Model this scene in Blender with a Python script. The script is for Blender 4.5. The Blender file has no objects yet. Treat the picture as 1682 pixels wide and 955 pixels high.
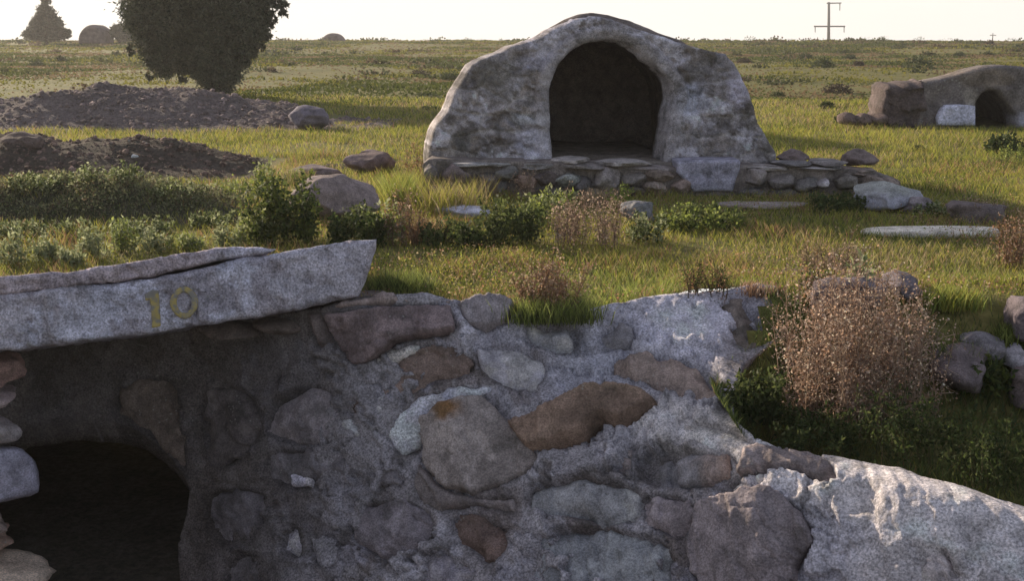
import bpy, math, random
import numpy as np
from mathutils import Vector

# ------------------------------------------------------------------ camera, sky, sun
S = bpy.context.scene
CAMZ, FPX, CX, CY = 1.5, 2000.0, 841.0, 477.5
PITCH = math.atan(411.5 / FPX)
cam_d = bpy.data.cameras.new('camera')
cam = bpy.data.objects.new('camera', cam_d)
S.collection.objects.link(cam)
cam.location = (0, 0, CAMZ)
cam.rotation_euler = (math.pi / 2 - PITCH, 0, 0)
cam_d.sensor_width = 36.0
cam_d.lens = FPX / 1682.0 * 36.0
cam_d.clip_start = 0.05
cam_d.clip_end = 5000
S.camera = cam

SUN_AZ, SUN_EL = math.radians(-40), math.radians(17)      # azimuth from +Y, negative = left
w = bpy.data.worlds.new('World'); S.world = w; w.use_nodes = True
nt = w.node_tree; bg = nt.nodes['Background']
sky = nt.nodes.new('ShaderNodeTexSky'); sky.sky_type = 'NISHITA'; sky.sun_disc = False
sky.sun_elevation = SUN_EL; sky.sun_rotation = SUN_AZ
sky.air_density = 1.0; sky.dust_density = 1.0; sky.ozone_density = 1.0
tc = nt.nodes.new('ShaderNodeTexCoord'); sx = nt.nodes.new('ShaderNodeSeparateXYZ'); nt.links.new(tc.outputs['Generated'], sx.inputs[0])
def _mr(src, a, b, lo, hi):
    r = nt.nodes.new('ShaderNodeMapRange'); r.inputs['From Min'].default_value = a; r.inputs['From Max'].default_value = b
    r.inputs['To Min'].default_value = lo; r.inputs['To Max'].default_value = hi; nt.links.new(src, r.inputs['Value']); return r.outputs[0]
cn = nt.nodes.new('ShaderNodeTexNoise'); cn.inputs['Scale'].default_value = 3.0; cn.inputs['Detail'].default_value = 4
mp = nt.nodes.new('ShaderNodeMapping'); mp.inputs['Scale'].default_value = (1, 1, 5); nt.links.new(tc.outputs['Generated'], mp.inputs[0]); nt.links.new(mp.outputs[0], cn.inputs[0])
m1 = nt.nodes.new('ShaderNodeMath'); m1.operation = 'MULTIPLY'; nt.links.new(_mr(sx.outputs['Z'], 0.05, 0.24, 1, 0), m1.inputs[0]); nt.links.new(_mr(sx.outputs['Y'], -0.1, 0.5, 0, 1), m1.inputs[1])
m2 = nt.nodes.new('ShaderNodeMath'); m2.operation = 'MULTIPLY'; nt.links.new(m1.outputs[0], m2.inputs[0]); nt.links.new(_mr(cn.outputs['Fac'], 0.3, 0.7, 0.92, 1.0), m2.inputs[1])
mxs = nt.nodes.new('ShaderNodeMix'); mxs.data_type = 'RGBA'; nt.links.new(m2.outputs[0], mxs.inputs['Factor']); veil = nt.nodes.new('ShaderNodeMix'); veil.data_type = 'RGBA'; veil.inputs['Factor'].default_value = 0.38
nt.links.new(sky.outputs[0], veil.inputs['A']); veil.inputs['B'].default_value = (3.1, 2.95, 3.15, 1)   # pale tint added over all the sky to temper its blue fill light
nt.links.new(veil.outputs['Result'], mxs.inputs['A'])
mxs.inputs['B'].default_value = (5.9, 5.65, 5.3, 1)                       # bright pale band added low in the sky ahead, whitening the horizon
nt.links.new(mxs.outputs['Result'], bg.inputs[0]); bg.inputs[1].default_value = 0.12
sl = bpy.data.lights.new('sun', 'SUN'); sl.energy = 4.9; sl.angle = math.radians(0.6); sl.color = (1.0, 0.86, 0.66)
so = bpy.data.objects.new('sun', sl); S.collection.objects.link(so)
sdir = Vector((math.sin(SUN_AZ) * math.cos(SUN_EL), math.cos(SUN_AZ) * math.cos(SUN_EL), math.sin(SUN_EL)))
so.rotation_euler = (-sdir).to_track_quat('-Z', 'Y').to_euler()
S.view_settings.view_transform = 'Standard'; S.view_settings.look = 'None'
S.view_settings.exposure = 0.6; S.view_settings.gamma = 1.0
S.cycles.max_bounces = 8; S.cycles.diffuse_bounces = 6; S.cycles.transparent_max_bounces = 8

# ------------------------------------------------------------------ helpers
rng = np.random.default_rng(7)
COL = S.collection
cp, sp = math.cos(PITCH), math.sin(PITCH)

def ray(px, py):
    x = (np.asarray(px, float) - CX) / FPX; y = -(np.asarray(py, float) - CY) / FPX
    return np.stack([x, cp + y * sp, -sp + y * cp], -1)

def P(px, py, Y):                      # point on the ray of a photo pixel, at depth Y
    d = ray(px, py); t = np.asarray(Y, float) / d[..., 1]
    return d * t[..., None] + np.array([0, 0, CAMZ])

def hash3(i, j, k, s=0):
    h = (i * 374761393 + j * 668265263 + k * 2147483647 + s * 974634777) & 0xFFFFFFFF
    h = ((h ^ (h >> 13)) * 1274126177) & 0xFFFFFFFF
    h = ((h ^ (h >> 15)) * 2246822519) & 0xFFFFFFFF
    return ((h ^ (h >> 16)) & 0xFFFFFF) / float(0xFFFFFF)

def vnoise(p, s=0):
    p = np.asarray(p, float); i = np.floor(p).astype(np.int64); f = p - i; u = f * f * (3 - 2 * f)
    r = 0
    for a in (0, 1):
        for b in (0, 1):
            for c in (0, 1):
                wgt = (u[:, 0] if a else 1 - u[:, 0]) * (u[:, 1] if b else 1 - u[:, 1]) * (u[:, 2] if c else 1 - u[:, 2])
                r = r + wgt * hash3(i[:, 0] + a, i[:, 1] + b, i[:, 2] + c, s)
    return r * 2 - 1

def fbm(p, octs=4, s=0, gain=0.5):
    p = np.asarray(p, float); r = 0; a = 1.0; t = 0
    for o in range(octs):
        r = r + a * vnoise(p * (2.03 ** o) + 17.3 * o, s + o * 7); t += a; a *= gain
    return r / t

def voro(q, s=0, jit=0.85):            # 2D voronoi: f1, f2, cell random
    q = np.asarray(q, float); i = np.floor(q).astype(np.int64)
    f1 = np.full(len(q), 9.0); f2 = np.full(len(q), 9.0); cid = np.zeros(len(q))
    for a in range(-1, 2):
        for b in range(-1, 2):
            ci, cj = i[:, 0] + a, i[:, 1] + b
            x = ci + 0.5 + jit * (hash3(ci, cj, ci * 0, s) - 0.5); y = cj + 0.5 + jit * (hash3(ci, cj, ci * 0 + 1, s) - 0.5)
            d = np.hypot(q[:, 0] - x, q[:, 1] - y); rr = hash3(ci, cj, ci * 0 + 2, s)
            m = d < f1
            f2 = np.where(m, f1, np.minimum(f2, d)); cid = np.where(m, rr, cid); f1 = np.where(m, d, f1)
    return f1, f2, cid

def facets(q, s=0, jit=0.9):            # chipped surface: a random tilted plane in every cell
    q = np.asarray(q, float); i = np.floor(q).astype(np.int64); f1 = np.full(len(q), 9.0); h = np.zeros(len(q))
    for a in range(-1, 2):
        for b in range(-1, 2):
            ci, cj = i[:, 0] + a, i[:, 1] + b; z0 = ci * 0
            dx = q[:, 0] - (ci + 0.5 + jit * (hash3(ci, cj, z0, s) - 0.5)); dy = q[:, 1] - (cj + 0.5 + jit * (hash3(ci, cj, z0 + 1, s) - 0.5))
            d = np.hypot(dx, dy); v = (hash3(ci, cj, z0 + 3, s) - 0.5) * 1.6 * dx + (hash3(ci, cj, z0 + 4, s) - 0.5) * 1.6 * dy + (hash3(ci, cj, z0 + 5, s) - 0.5) * 0.7
            m = d < f1; h = np.where(m, v, h); f1 = np.where(m, d, f1)
    return h

def smooth(a, b, x):
    t = np.clip((np.asarray(x, float) - a) / (b - a), 0, 1); return t * t * (3 - 2 * t)

def lin(r, g, b):
    c = np.array([r, g, b], float) / 255.0
    return np.where(c <= 0.04045, c / 12.92, ((c + 0.055) / 1.055) ** 2.4)

def shade_col(r, g, b, k=2.6):          # base colour of stone from how it looks in open shade
    c = lin(r, g, b); c = (c * 0.72 + c.mean() * 0.28) * k * np.array([1.07, 0.98, 0.90]); return np.clip(c, 0.01, 0.75)

def make_mesh(name, V, F, mat, parent=None, col=None, smooth_sh=True):
    V = np.asarray(V, np.float32).reshape(-1, 3); me = bpy.data.meshes.new(name)
    if not isinstance(F, (list, tuple)): F = [F]
    F = [np.asarray(f, np.int32) for f in F if len(f)]
    nl = sum(f.size for f in F); nf = sum(len(f) for f in F)
    me.vertices.add(len(V)); me.vertices.foreach_set('co', V.ravel())
    me.loops.add(nl); me.loops.foreach_set('vertex_index', np.concatenate([f.ravel() for f in F]))
    me.polygons.add(nf); st = []; o = 0
    for f in F:
        k = f.shape[1]; st.append(np.arange(len(f)) * k + o); o += f.size
    me.polygons.foreach_set('loop_start', np.concatenate(st).astype(np.int32))
    me.update(calc_edges=True); me.validate()
    if smooth_sh: me.polygons.foreach_set('use_smooth', np.ones(len(me.polygons), bool))
    if col is not None:
        c = np.ones((len(V), 4), np.float32); c[:, :3] = col
        at = me.color_attributes.new('Col', 'FLOAT_COLOR', 'POINT'); at.data.foreach_set('color', c.ravel())
    me.materials.append(mat)
    o = bpy.data.objects.new(name, me); COL.objects.link(o)
    if parent is not None: o.parent = parent
    return o

def recenter(o, base):                  # put the origin at the thing's base
    me = o.data; n = len(me.vertices); a = np.empty(n * 3, np.float32); me.vertices.foreach_get('co', a)
    a = a.reshape(-1, 3) - np.asarray(base, np.float32); me.vertices.foreach_set('co', a.ravel()); me.update()
    o.location = [float(v) for v in base]

def tag(o, label, cat, group=None, kind=None):
    if label: o['label'] = label
    if cat: o['category'] = cat
    if group: o['group'] = group
    if kind: o['kind'] = kind
    return o

def thing(name, label, cat, loc=(0, 0, 0), group=None):
    o = bpy.data.objects.new(name, None); COL.objects.link(o); o.location = [float(v) for v in loc]
    o.empty_display_size = 0.1
    return tag(o, label, cat, group)

def adopt(root, parts):                 # parts built in world space go under the root
    for p in parts:
        me = p.data; n = len(me.vertices); a = np.empty(n * 3, np.float32); me.vertices.foreach_get('co', a)
        a = a.reshape(-1, 3) - np.array(root.location, np.float32); me.vertices.foreach_set('co', a.ravel()); me.update()
        p.parent = root

# ------------------------------------------------------------------ materials
def node_mat(name):
    m = bpy.data.materials.new(name); m.use_nodes = True; n = m.node_tree; b = n.nodes['Principled BSDF']
    return m, n, b

def stone_material(name, scale=1.0, bump=0.5, rough=0.93, var=0.5, lichen=0.4, bq_d=0.035, grit=0.34):
    m, n, b = node_mat(name); N = n.nodes.new; L = n.links.new
    at = N('ShaderNodeVertexColor'); at.layer_name = 'Col'
    geo = N('ShaderNodeNewGeometry')
    def noise(sc, det=6, ro=0.6):
        t = N('ShaderNodeTexNoise'); t.inputs['Scale'].default_value = sc * scale; t.inputs['Detail'].default_value = det
        t.inputs['Roughness'].default_value = ro; L(geo.outputs['Position'], t.inputs['Vector']); return t
    def ramp(src, a, bb, lo=0.0, hi=1.0):
        r = N('ShaderNodeMapRange'); r.inputs['From Min'].default_value = a; r.inputs['From Max'].default_value = bb
        r.inputs['To Min'].default_value = lo; r.inputs['To Max'].default_value = hi; L(src, r.inputs['Value']); return r.outputs[0]
    n1 = noise(9, 12, 0.74); n2 = noise(90, 4, 0.7); n3 = noise(6.5, 9, 0.7)
    mul = N('ShaderNodeMath'); mul.operation = 'MULTIPLY'
    L(ramp(n1.outputs['Fac'], 0.36, 0.64, 1 - var, 1 + var), mul.inputs[0]); L(ramp(n2.outputs['Fac'], 0.36, 0.64, 1 - grit, 1 + grit), mul.inputs[1])
    vm = N('ShaderNodeVectorMath'); vm.operation = 'SCALE'; L(at.outputs['Color'], vm.inputs[0]); L(mul.outputs[0], vm.inputs['Scale'])
    mx = N('ShaderNodeMix'); mx.data_type = 'RGBA'; L(ramp(n3.outputs['Fac'], 0.55, 0.60, 0, lichen), mx.inputs['Factor'])
    L(vm.outputs[0], mx.inputs['A']); mx.inputs['B'].default_value = (0.055, 0.052, 0.04, 1)
    # pale lichen specks
    vo = N('ShaderNodeTexVoronoi'); vo.inputs['Scale'].default_value = 30 * scale; L(geo.outputs['Position'], vo.inputs['Vector'])
    n4 = noise(3.1, 3)
    sp1 = ramp(vo.outputs['Distance'], 0.16, 0.24, 1, 0); sp2 = ramp(n4.outputs['Fac'], 0.55, 0.65, 0, 0.5)
    mm = N('ShaderNodeMath'); mm.operation = 'MULTIPLY'; L(sp1, mm.inputs[0]); L(sp2, mm.inputs[1])
    mx2 = N('ShaderNodeMix'); mx2.data_type = 'RGBA'; L(mm.outputs[0], mx2.inputs['Factor']); L(mx.outputs['Result'], mx2.inputs['A'])
    mx2.inputs['B'].default_value = (0.42, 0.4, 0.36, 1)
    L(mx2.outputs['Result'], b.inputs['Base Color']); b.inputs['Roughness'].default_value = rough
    b.inputs['Specular IOR Level'].default_value = 0.15
    bp = N('ShaderNodeBump'); bp.inputs['Strength'].default_value = bump; bp.inputs['Distance'].default_value = 0.012 / scale
    nb = noise(48, 8, 0.72); L(nb.outputs['Fac'], bp.inputs['Height'])
    bq = N('ShaderNodeBump'); bq.inputs['Strength'].default_value = 0.7; bq.inputs['Distance'].default_value = bq_d
    nq = noise(11, 6, 0.65); L(nq.outputs['Fac'], bq.inputs['Height']); L(bq.outputs[0], bp.inputs['Normal']); L(bp.outputs[0], b.inputs['Normal'])
    return m

def leaf_material(name, trans=0.45, rough=0.7):
    m, n, b = node_mat(name); N = n.nodes.new; L = n.links.new
    at = N('ShaderNodeVertexColor'); at.layer_name = 'Col'
    L(at.outputs['Color'], b.inputs['Base Color']); b.inputs['Roughness'].default_value = rough; b.inputs['Specular IOR Level'].default_value = 0.2
    tr = N('ShaderNodeBsdfTranslucent'); L(at.outputs['Color'], tr.inputs['Color'])
    mx = N('ShaderNodeMixShader'); mx.inputs[0].default_value = trans
    out = n.nodes['Material Output']; L(b.outputs[0], mx.inputs[1]); L(tr.outputs[0], mx.inputs[2]); L(mx.outputs[0], out.inputs['Surface'])
    return m

def plain_material(name, c, rough=0.8, nscale=20, var=0.3, bump=0.2, bd=0.01):
    m, n, b = node_mat(name); N = n.nodes.new; L = n.links.new
    t = N('ShaderNodeTexNoise'); t.inputs['Scale'].default_value = nscale; t.inputs['Detail'].default_value = 6
    g = N('ShaderNodeNewGeometry'); L(g.outputs['Position'], t.inputs['Vector'])
    r = N('ShaderNodeValToRGB'); r.color_ramp.elements[0].position = 0.3; r.color_ramp.elements[1].position = 0.7
    r.color_ramp.elements[0].color = (*[x * (1 - var) for x in c], 1); r.color_ramp.elements[1].color = (*[min(1, x * (1 + var)) for x in c], 1)
    L(t.outputs['Fac'], r.inputs[0]); L(r.outputs[0], b.inputs['Base Color']); b.inputs['Roughness'].default_value = rough
    bp = N('ShaderNodeBump'); bp.inputs['Strength'].default_value = bump; bp.inputs['Distance'].default_value = bd
    L(t.outputs['Fac'], bp.inputs['Height']); L(bp.outputs[0], b.inputs['Normal'])
    return m

M_ROCK = stone_material('rough_stone', 1.2, 0.7, 0.93, 0.34, 0.3, bq_d=0.02)
M_MORTAR = stone_material('old_mortar', 1.0, 1.0, 0.95, 0.30, 0.3, bq_d=0.02, grit=0.5)
M_TOMB = stone_material('weathered_masonry', 0.8, 0.8, 0.95, 0.42, 0.45, 0.03)
M_FAR = stone_material('distant_masonry', 0.35, 0.6, 0.95, 0.4, 0.3)
M_LEAF = leaf_material('leaf', 0.45)
M_GRASS = leaf_material('grass_blade', 0.5)
M_DRY = leaf_material('dry_plant', 0.4, 0.85)
M_CROWN = leaf_material('tree_leaf', 0.12)
M_BARK = plain_material('bark', (0.045, 0.036, 0.028), 0.95, 12, 0.5, 0.8, 0.03)
M_METAL = plain_material('weathered_pole', (0.13, 0.125, 0.115), 0.7, 5, 0.2)

def soil_material(name, cols, scales=(0.35, 2.2, 14), bump=0.6, bd=0.03):
    m, n, b = node_mat(name); N = n.nodes.new; L = n.links.new
    g = N('ShaderNodeNewGeometry')
    def noise(sc, det=7, ro=0.62):
        t = N('ShaderNodeTexNoise'); t.inputs['Scale'].default_value = sc; t.inputs['Detail'].default_value = det
        t.inputs['Roughness'].default_value = ro; L(g.outputs['Position'], t.inputs['Vector']); return t
    def cr(src, a, ca, bpos, cb):
        r = N('ShaderNodeValToRGB'); e = r.color_ramp.elements; e[0].position = a; e[0].color = (*ca, 1); e[1].position = bpos; e[1].color = (*cb, 1)
        L(src, r.inputs[0]); return r
    a = noise(scales[0]); bb = noise(scales[1]); c = noise(scales[2], 5)
    r1 = cr(a.outputs['Fac'], 0.38, cols[0], 0.62, cols[1]); r2 = cr(bb.outputs['Fac'], 0.4, cols[2], 0.62, cols[3])
    mx = N('ShaderNodeMix'); mx.data_type = 'RGBA'; mx.inputs['Factor'].default_value = 0.45
    L(r1.outputs[0], mx.inputs['A']); L(r2.outputs[0], mx.inputs['B'])
    mr = N('ShaderNodeMapRange'); mr.inputs['From Min'].default_value = 0.3; mr.inputs['From Max'].default_value = 0.7
    mr.inputs['To Min'].default_value = 0.6; mr.inputs['To Max'].default_value = 1.4; L(c.outputs['Fac'], mr.inputs['Value'])
    vm = N('ShaderNodeVectorMath'); vm.operation = 'SCALE'; L(mx.outputs['Result'], vm.inputs[0]); L(mr.outputs[0], vm.inputs['Scale'])
    L(vm.outputs[0], b.inputs['Base Color']); b.inputs['Roughness'].default_value = 0.97; b.inputs['Specular IOR Level'].default_value = 0.1
    bp = N('ShaderNodeBump'); bp.inputs['Strength'].default_value = bump; bp.inputs['Distance'].default_value = bd
    L(c.outputs['Fac'], bp.inputs['Height']); L(bp.outputs[0], b.inputs['Normal'])
    return m

M_GROUND = soil_material('field_soil', [(0.12, 0.12, 0.032), (0.20, 0.175, 0.055), (0.075, 0.085, 0.025), (0.20, 0.15, 0.065)])
M_GRAVEL = soil_material('grey_gravel', [(0.14, 0.11, 0.105), (0.23, 0.18, 0.17), (0.11, 0.09, 0.085), (0.25, 0.20, 0.185)], (0.8, 5, 22), 1.0, 0.08)
M_DIRT = soil_material('dark_dirt', [(0.085, 0.062, 0.05), (0.14, 0.11, 0.095), (0.06, 0.055, 0.035), (0.13, 0.1, 0.08)], (0.8, 5, 22), 1.0, 0.08)
M_PIT = soil_material('pit_soil', [(0.08, 0.065, 0.05), (0.12, 0.1, 0.08), (0.06, 0.055, 0.04), (0.12, 0.1, 0.08)], (0.8, 5, 22))
M_BANK = soil_material('bank_soil', [(0.06, 0.055, 0.035), (0.10, 0.08, 0.055), (0.045, 0.055, 0.025), (0.09, 0.08, 0.05)], (0.9, 5, 22), 0.8, 0.04)

# ------------------------------------------------------------------ shapes
def rock(name, c, size, mat=M_ROCK, col=(0.2, 0.18, 0.17), rotz=0.0, seed=0, sub=4, amp=0.16, cuts=7, parent=None, top=None, tilt=0.0, flat=0.0):
    import bmesh
    bm = bmesh.new(); bmesh.ops.create_icosphere(bm, subdivisions=sub, radius=1.0)
    V = np.array([v.co[:] for v in bm.verts]); F = np.array([[v.index for v in f.verts] for f in bm.faces]); bm.free()
    r = np.random.default_rng(seed + 1000)
    for k in range(cuts):                         # flat facets, as if broken
        n = r.normal(size=3); n /= np.linalg.norm(n); d = r.uniform(0.55, 0.85)
        e = np.maximum(V @ n - d, 0); V = V - n * (e * 0.85)[:, None]
    if flat: V[:, 2] = np.sign(V[:, 2]) * np.abs(V[:, 2]) ** (1 - flat) * 0.9
    nn = V / (np.linalg.norm(V, axis=1)[:, None] + 1e-9)
    V = V + nn * (fbm(V * 1.6 + seed * 3.1, 5, seed) * amp)[:, None]
    n0 = V.copy()
    V = V * np.array(size)
    ct, st = math.cos(tilt), math.sin(tilt); V = np.stack([V[:, 0] * ct + V[:, 2] * st, V[:, 1], -V[:, 0] * st + V[:, 2] * ct], 1)
    cz, sz = math.cos(rotz), math.sin(rotz); V = np.stack([V[:, 0] * cz - V[:, 1] * sz, V[:, 0] * sz + V[:, 1] * cz, V[:, 2]], 1)
    cc = np.tile(np.array(col, float), (len(V), 1)) * (1 + 0.35 * fbm(n0 * 2.1 + seed, 4, seed + 5))[:, None]
    if top is not None:
        t = smooth(0.0, 0.5, n0[:, 2] + 0.4 * fbm(n0 * 3, 3, seed + 9)); cc = cc * (1 - t[:, None]) + np.array(top) * t[:, None]
    o = make_mesh(name, V, F, mat, parent, np.clip(cc, 0.01, 0.8))
    if parent is None: o.location = [float(x) for x in c]
    else: o.location = [float(x) - float(y) for x, y in zip(c, parent.location)]
    return o

def chaikin(poly, it=2, keep=0.25):
    p = np.asarray(poly, float)
    for _ in range(it):
        q = np.roll(p, -1, 0); p = np.stack([p * (1 - keep) + q * keep, p * keep + q * (1 - keep)], 1).reshape(-1, 2)
    return p

def densify(poly, d):
    out = []; poly = np.asarray(poly)
    for a, b in zip(poly, np.roll(poly, -1, 0)):
        n = max(1, int(np.hypot(*(b - a)) / d)); out += [a + (b - a) * t for t in np.arange(n) / n]
    return np.array(out)

def inside(poly, X, Y):
    r = np.zeros(X.shape, bool); n = len(poly); j = n - 1
    for i in range(n):
        xi, yi = poly[i]; xj, yj = poly[j]
        c = ((yi > Y) != (yj > Y)) & (X < (xj - xi) * (Y - yi) / (yj - yi + 1e-12) + xi); r ^= c; j = i
    return r

def nearest(poly, Q):                      # distance to a polygon outline and the closest point
    bd = np.full(len(Q), 1e9); bp = Q.copy(); n = len(poly)
    for i in range(n):
        a = np.asarray(poly[i]); b = np.asarray(poly[(i + 1) % n]); ab = b - a
        t = np.clip(((Q - a) @ ab) / (ab @ ab + 1e-12), 0, 1); c = a + t[:, None] * ab
        d = np.linalg.norm(Q - c, axis=1); m = d < bd; bd = np.where(m, d, bd); bp = np.where(m[:, None], c, bp)
    return bd, bp

def grid_poly(outer, holes, step):
    outer = np.asarray(outer, float); x0, y0 = outer.min(0) - step; x1, y1 = outer.max(0) + step
    nx = int((x1 - x0) / step) + 2; ny = int((y1 - y0) / step) + 2
    X, Y = np.meshgrid(x0 + np.arange(nx) * step, y0 + np.arange(ny) * step)
    xc, yc = X[:-1, :-1] + step / 2, Y[:-1, :-1] + step / 2
    m = inside(outer, xc, yc)
    for h in holes: m &= ~inside(h, xc, yc)
    idx = np.arange(nx * ny).reshape(ny, nx)
    F = np.stack([idx[:-1, :-1], idx[1:, :-1], idx[1:, 1:], idx[:-1, 1:]], -1)[m]
    used, inv = np.unique(F, return_inverse=True); F = inv.reshape(-1, 4)
    Q = np.stack([X.ravel(), Y.ravel()], 1)[used]
    e = boundary(F); bv = np.unique(e)
    loops = [outer] + [np.asarray(h, float) for h in holes]
    bd = np.full(len(bv), 1e9); bp = Q[bv].copy()
    for l in loops:
        d, c = nearest(l, Q[bv]); k = d < bd; bd = np.where(k, d, bd); bp = np.where(k[:, None], c, bp)
    k = bd < step * 1.3; Q[bv[k]] = bp[k]
    dist = np.full(len(Q), 1e9)
    for l in loops: dist = np.minimum(dist, nearest(l, Q)[0])
    return Q, F, dist

def boundary(F):
    e = np.concatenate([F[:, [i, (i + 1) % F.shape[1]]] for i in range(F.shape[1])])
    key = e[:, 0].astype(np.int64) * 10000000 + e[:, 1]; rev = e[:, 1].astype(np.int64) * 10000000 + e[:, 0]
    return e[~np.isin(key, rev)]

def solid(V, F, back, rings=1, ringfn=None, cols=None):
    """front faces + ruled sides to the back copy; back: array of back positions"""
    n = len(V); e = boundary(F); bv = np.unique(e); mp = {int(v): i for i, v in enumerate(bv)}
    allV = [V]; allF = [F]; C = [cols] if cols is not None else None; prev = bv.copy(); base = n
    ei = np.array([[mp[int(a)], mp[int(b)]] for a, b in e])
    for r in range(1, rings + 1):
        if r == rings:
            cur = bv + base; ring = None
        else:
            t = r / rings; ring = V[bv] * (1 - t) + back[bv] * t
            if ringfn is not None: ring = ringfn(ring, t)
            cur = np.arange(len(bv)) + base; allV.append(ring); base += len(bv)
            if C is not None: C.append(cols[bv])
        if r == rings: cur = bv + base; allV.append(back); allF.append(F[:, ::-1] + base); (C.append(cols) if C is not None else None)
        allF.append(np.stack([prev[ei[:, 1]], prev[ei[:, 0]], cur[ei[:, 0]], cur[ei[:, 1]]], 1)); prev = cur
    return np.concatenate(allV), np.concatenate(allF), (np.concatenate(C) if C is not None else None)

def tps(pts):
    pts = np.array(pts, float); X = pts[:, :2] / 500.0; v = pts[:, 2]; n = len(X)
    def U(a, b):
        r2 = ((a[:, None] - b[None]) ** 2).sum(-1); return 0.5 * r2 * np.log(r2 + 1e-12)
    K = U(X, X) + np.eye(n) * 0.01; Pm = np.hstack([np.ones((n, 1)), X])
    A = np.block([[K, Pm], [Pm.T, np.zeros((3, 3))]]); s = np.linalg.solve(A, np.concatenate([v, np.zeros(3)]))
    def f(px, py):
        q = np.stack([np.ravel(px), np.ravel(py)], 1) / 500.0
        return (U(q, X) @ s[:n] + s[n] + q @ s[n + 1:]).reshape(np.shape(px))
    return f

def normals(fn, Q):
    a = P(Q[:, 0] + 2, Q[:, 1], fn(Q[:, 0] + 2, Q[:, 1])) - P(Q[:, 0] - 2, Q[:, 1], fn(Q[:, 0] - 2, Q[:, 1]))
    b = P(Q[:, 0], Q[:, 1] + 2, fn(Q[:, 0], Q[:, 1] + 2)) - P(Q[:, 0], Q[:, 1] - 2, fn(Q[:, 0], Q[:, 1] - 2))
    n = np.cross(b, a); n /= np.linalg.norm(n, axis=1)[:, None] + 1e-9
    n[n[:, 1] > 0] *= -1
    return n

# ------------------------------------------------------------------ the land
YW = tps([(-500, 600, 7.15), (-100, 600, 7.12), (150, 600, 7.15), (300, 600, 7.12), (440, 560, 6.95), (520, 500, 6.62), (620, 485, 6.6), (740, 492, 6.62), (850, 518, 6.6),
          (1000, 498, 6.7), (1120, 485, 6.78), (1250, 465, 6.85), (1290, 520, 6.6), (1250, 580, 6.25), (1210, 640, 5.85), (1205, 700, 5.5), (1290, 740, 5.28),
          (1400, 765, 5.03), (1500, 785, 4.86), (1600, 808, 4.73), (1700, 842, 4.6), (1900, 905, 4.4), (2100, 965, 4.2),
          (1050, 560, 6.5), (900, 600, 6.35), (1100, 640, 6.05), (700, 650, 6.35), (900, 750, 5.9), (1100, 800, 5.45), (1300, 860, 4.95), (1500, 900, 4.65),
          (1700, 960, 4.38), (1400, 960, 4.72), (1100, 960, 5.15), (900, 960, 5.45), (700, 960, 5.75), (520, 960, 6.1), (400, 960, 6.45), (500, 750, 6.45),
          (400, 680, 6.75), (320, 700, 6.98), (320, 860, 6.82), (200, 690, 7.05), (100, 700, 7.05), (-300, 900, 7.0), (900, 1200, 5.0), (1400, 1200, 4.3), (400, 1200, 6.3), (2000, 1200, 3.9)])

def wall_poly():
    return [(-400,1150),(-400,575),(100,545),(520,508),(600,486),(700,482),(745,492),(790,498),(850,518),(930,516),(1000,501),(1090,487),(1180,480),(1240,464),(1275,470),
            (1290,500),(1272,560),(1222,600),(1204,650),(1206,690),(1240,722),(1290,740),(1345,752),(1400,762),(1450,772),(1500,778),(1530,792),(1565,800),(1600,808),(1650,826),(1700,842),(1900,902),(2100,960),(2100,1150)]
def cut_poly():                             # outline of the sunken yard, seen from above
    xy = [(-12, -40), (-12, 7.22), (-1.5, 7.22), (-1.0, 6.98)]
    for px, py in wall_poly()[4:-2]:
        p = P(px, py, float(YW(np.array(px), np.array(py))))
        if px < 1262 and py < 500: xy.append((p[0], p[1] + 0.10))
        elif px < 1300 and py < 730: xy.append((p[0] - 0.10, p[1] + 0.02))
        else: xy.append((p[0], p[1] + 0.09))
    return xy + [(3.4, 3.6), (5, 1), (5.2, -40)]

def tz(x, y):
    x = np.asarray(x, float); y = np.asarray(y, float); sh = np.shape(x + y); x = np.broadcast_to(x, sh).ravel(); y = np.broadcast_to(y, sh).ravel()
    z = smooth(24, 150, y) * 1.43
    z = z - np.maximum(y - 150, 0) * 0.014
    q = np.stack([x * 0.09, y * 0.09, x * 0], 1); z = z + fbm(q, 3, 3) * 0.20 * smooth(14, 40, y) * (1 - 0.75 * smooth(110, 140, y))
    q = np.stack([x * 0.5, y * 0.5, x * 0], 1); z = z + fbm(q, 3, 4) * 0.03
    dip = smooth(6.75, 5.7, y) * smooth(0.75, 1.25, x) * (1 - smooth(3.2, 5.2, x)); z = z - 0.44 * dip
    z = z + 0.10 * smooth(7.8, 6.9, y) * smooth(0.7, 1.1, x) * (1 - dip)
    return z.reshape(sh)

def G(px, py):                               # where the ray of a pixel meets the land
    d = ray(px, py); t = 5.0
    for _ in range(400):
        p = d * t + np.array([0, 0, CAMZ]); h = float(p[2] - tz(p[0], p[1]))
        if h < 0.002: break
        t += max(h * 1.2, 0.004) if h < 0.5 else h * 2
    return p

ys = np.concatenate([np.arange(3.0, 14, 0.06), 14 * (1.022 ** np.arange(0, 148))])
xs_u = np.concatenate([-np.geomspace(9, 60, 26)[::-1], np.arange(-8.9, 9, 0.09), np.geomspace(9, 60, 26)])
Xg, Yg = np.meshgrid(xs_u, ys)
Xg = Xg * (1 + np.maximum(Yg - 14, 0) / 60)
V = np.stack([Xg, Yg, tz(Xg, Yg)], -1).reshape(-1, 3); nx = len(xs_u); ny = len(ys)
idx = np.arange(nx * ny).reshape(ny, nx)
F = np.stack([idx[:-1, :-1], idx[:-1, 1:], idx[1:, 1:], idx[1:, :-1]], -1).reshape(-1, 4)
fc = V[F].mean(1); F = F[~inside(cut_poly(), fc[:, 0], fc[:, 1])]
g = make_mesh('ground', V, F, M_GROUND); tag(g, None, None, kind='structure')

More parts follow.
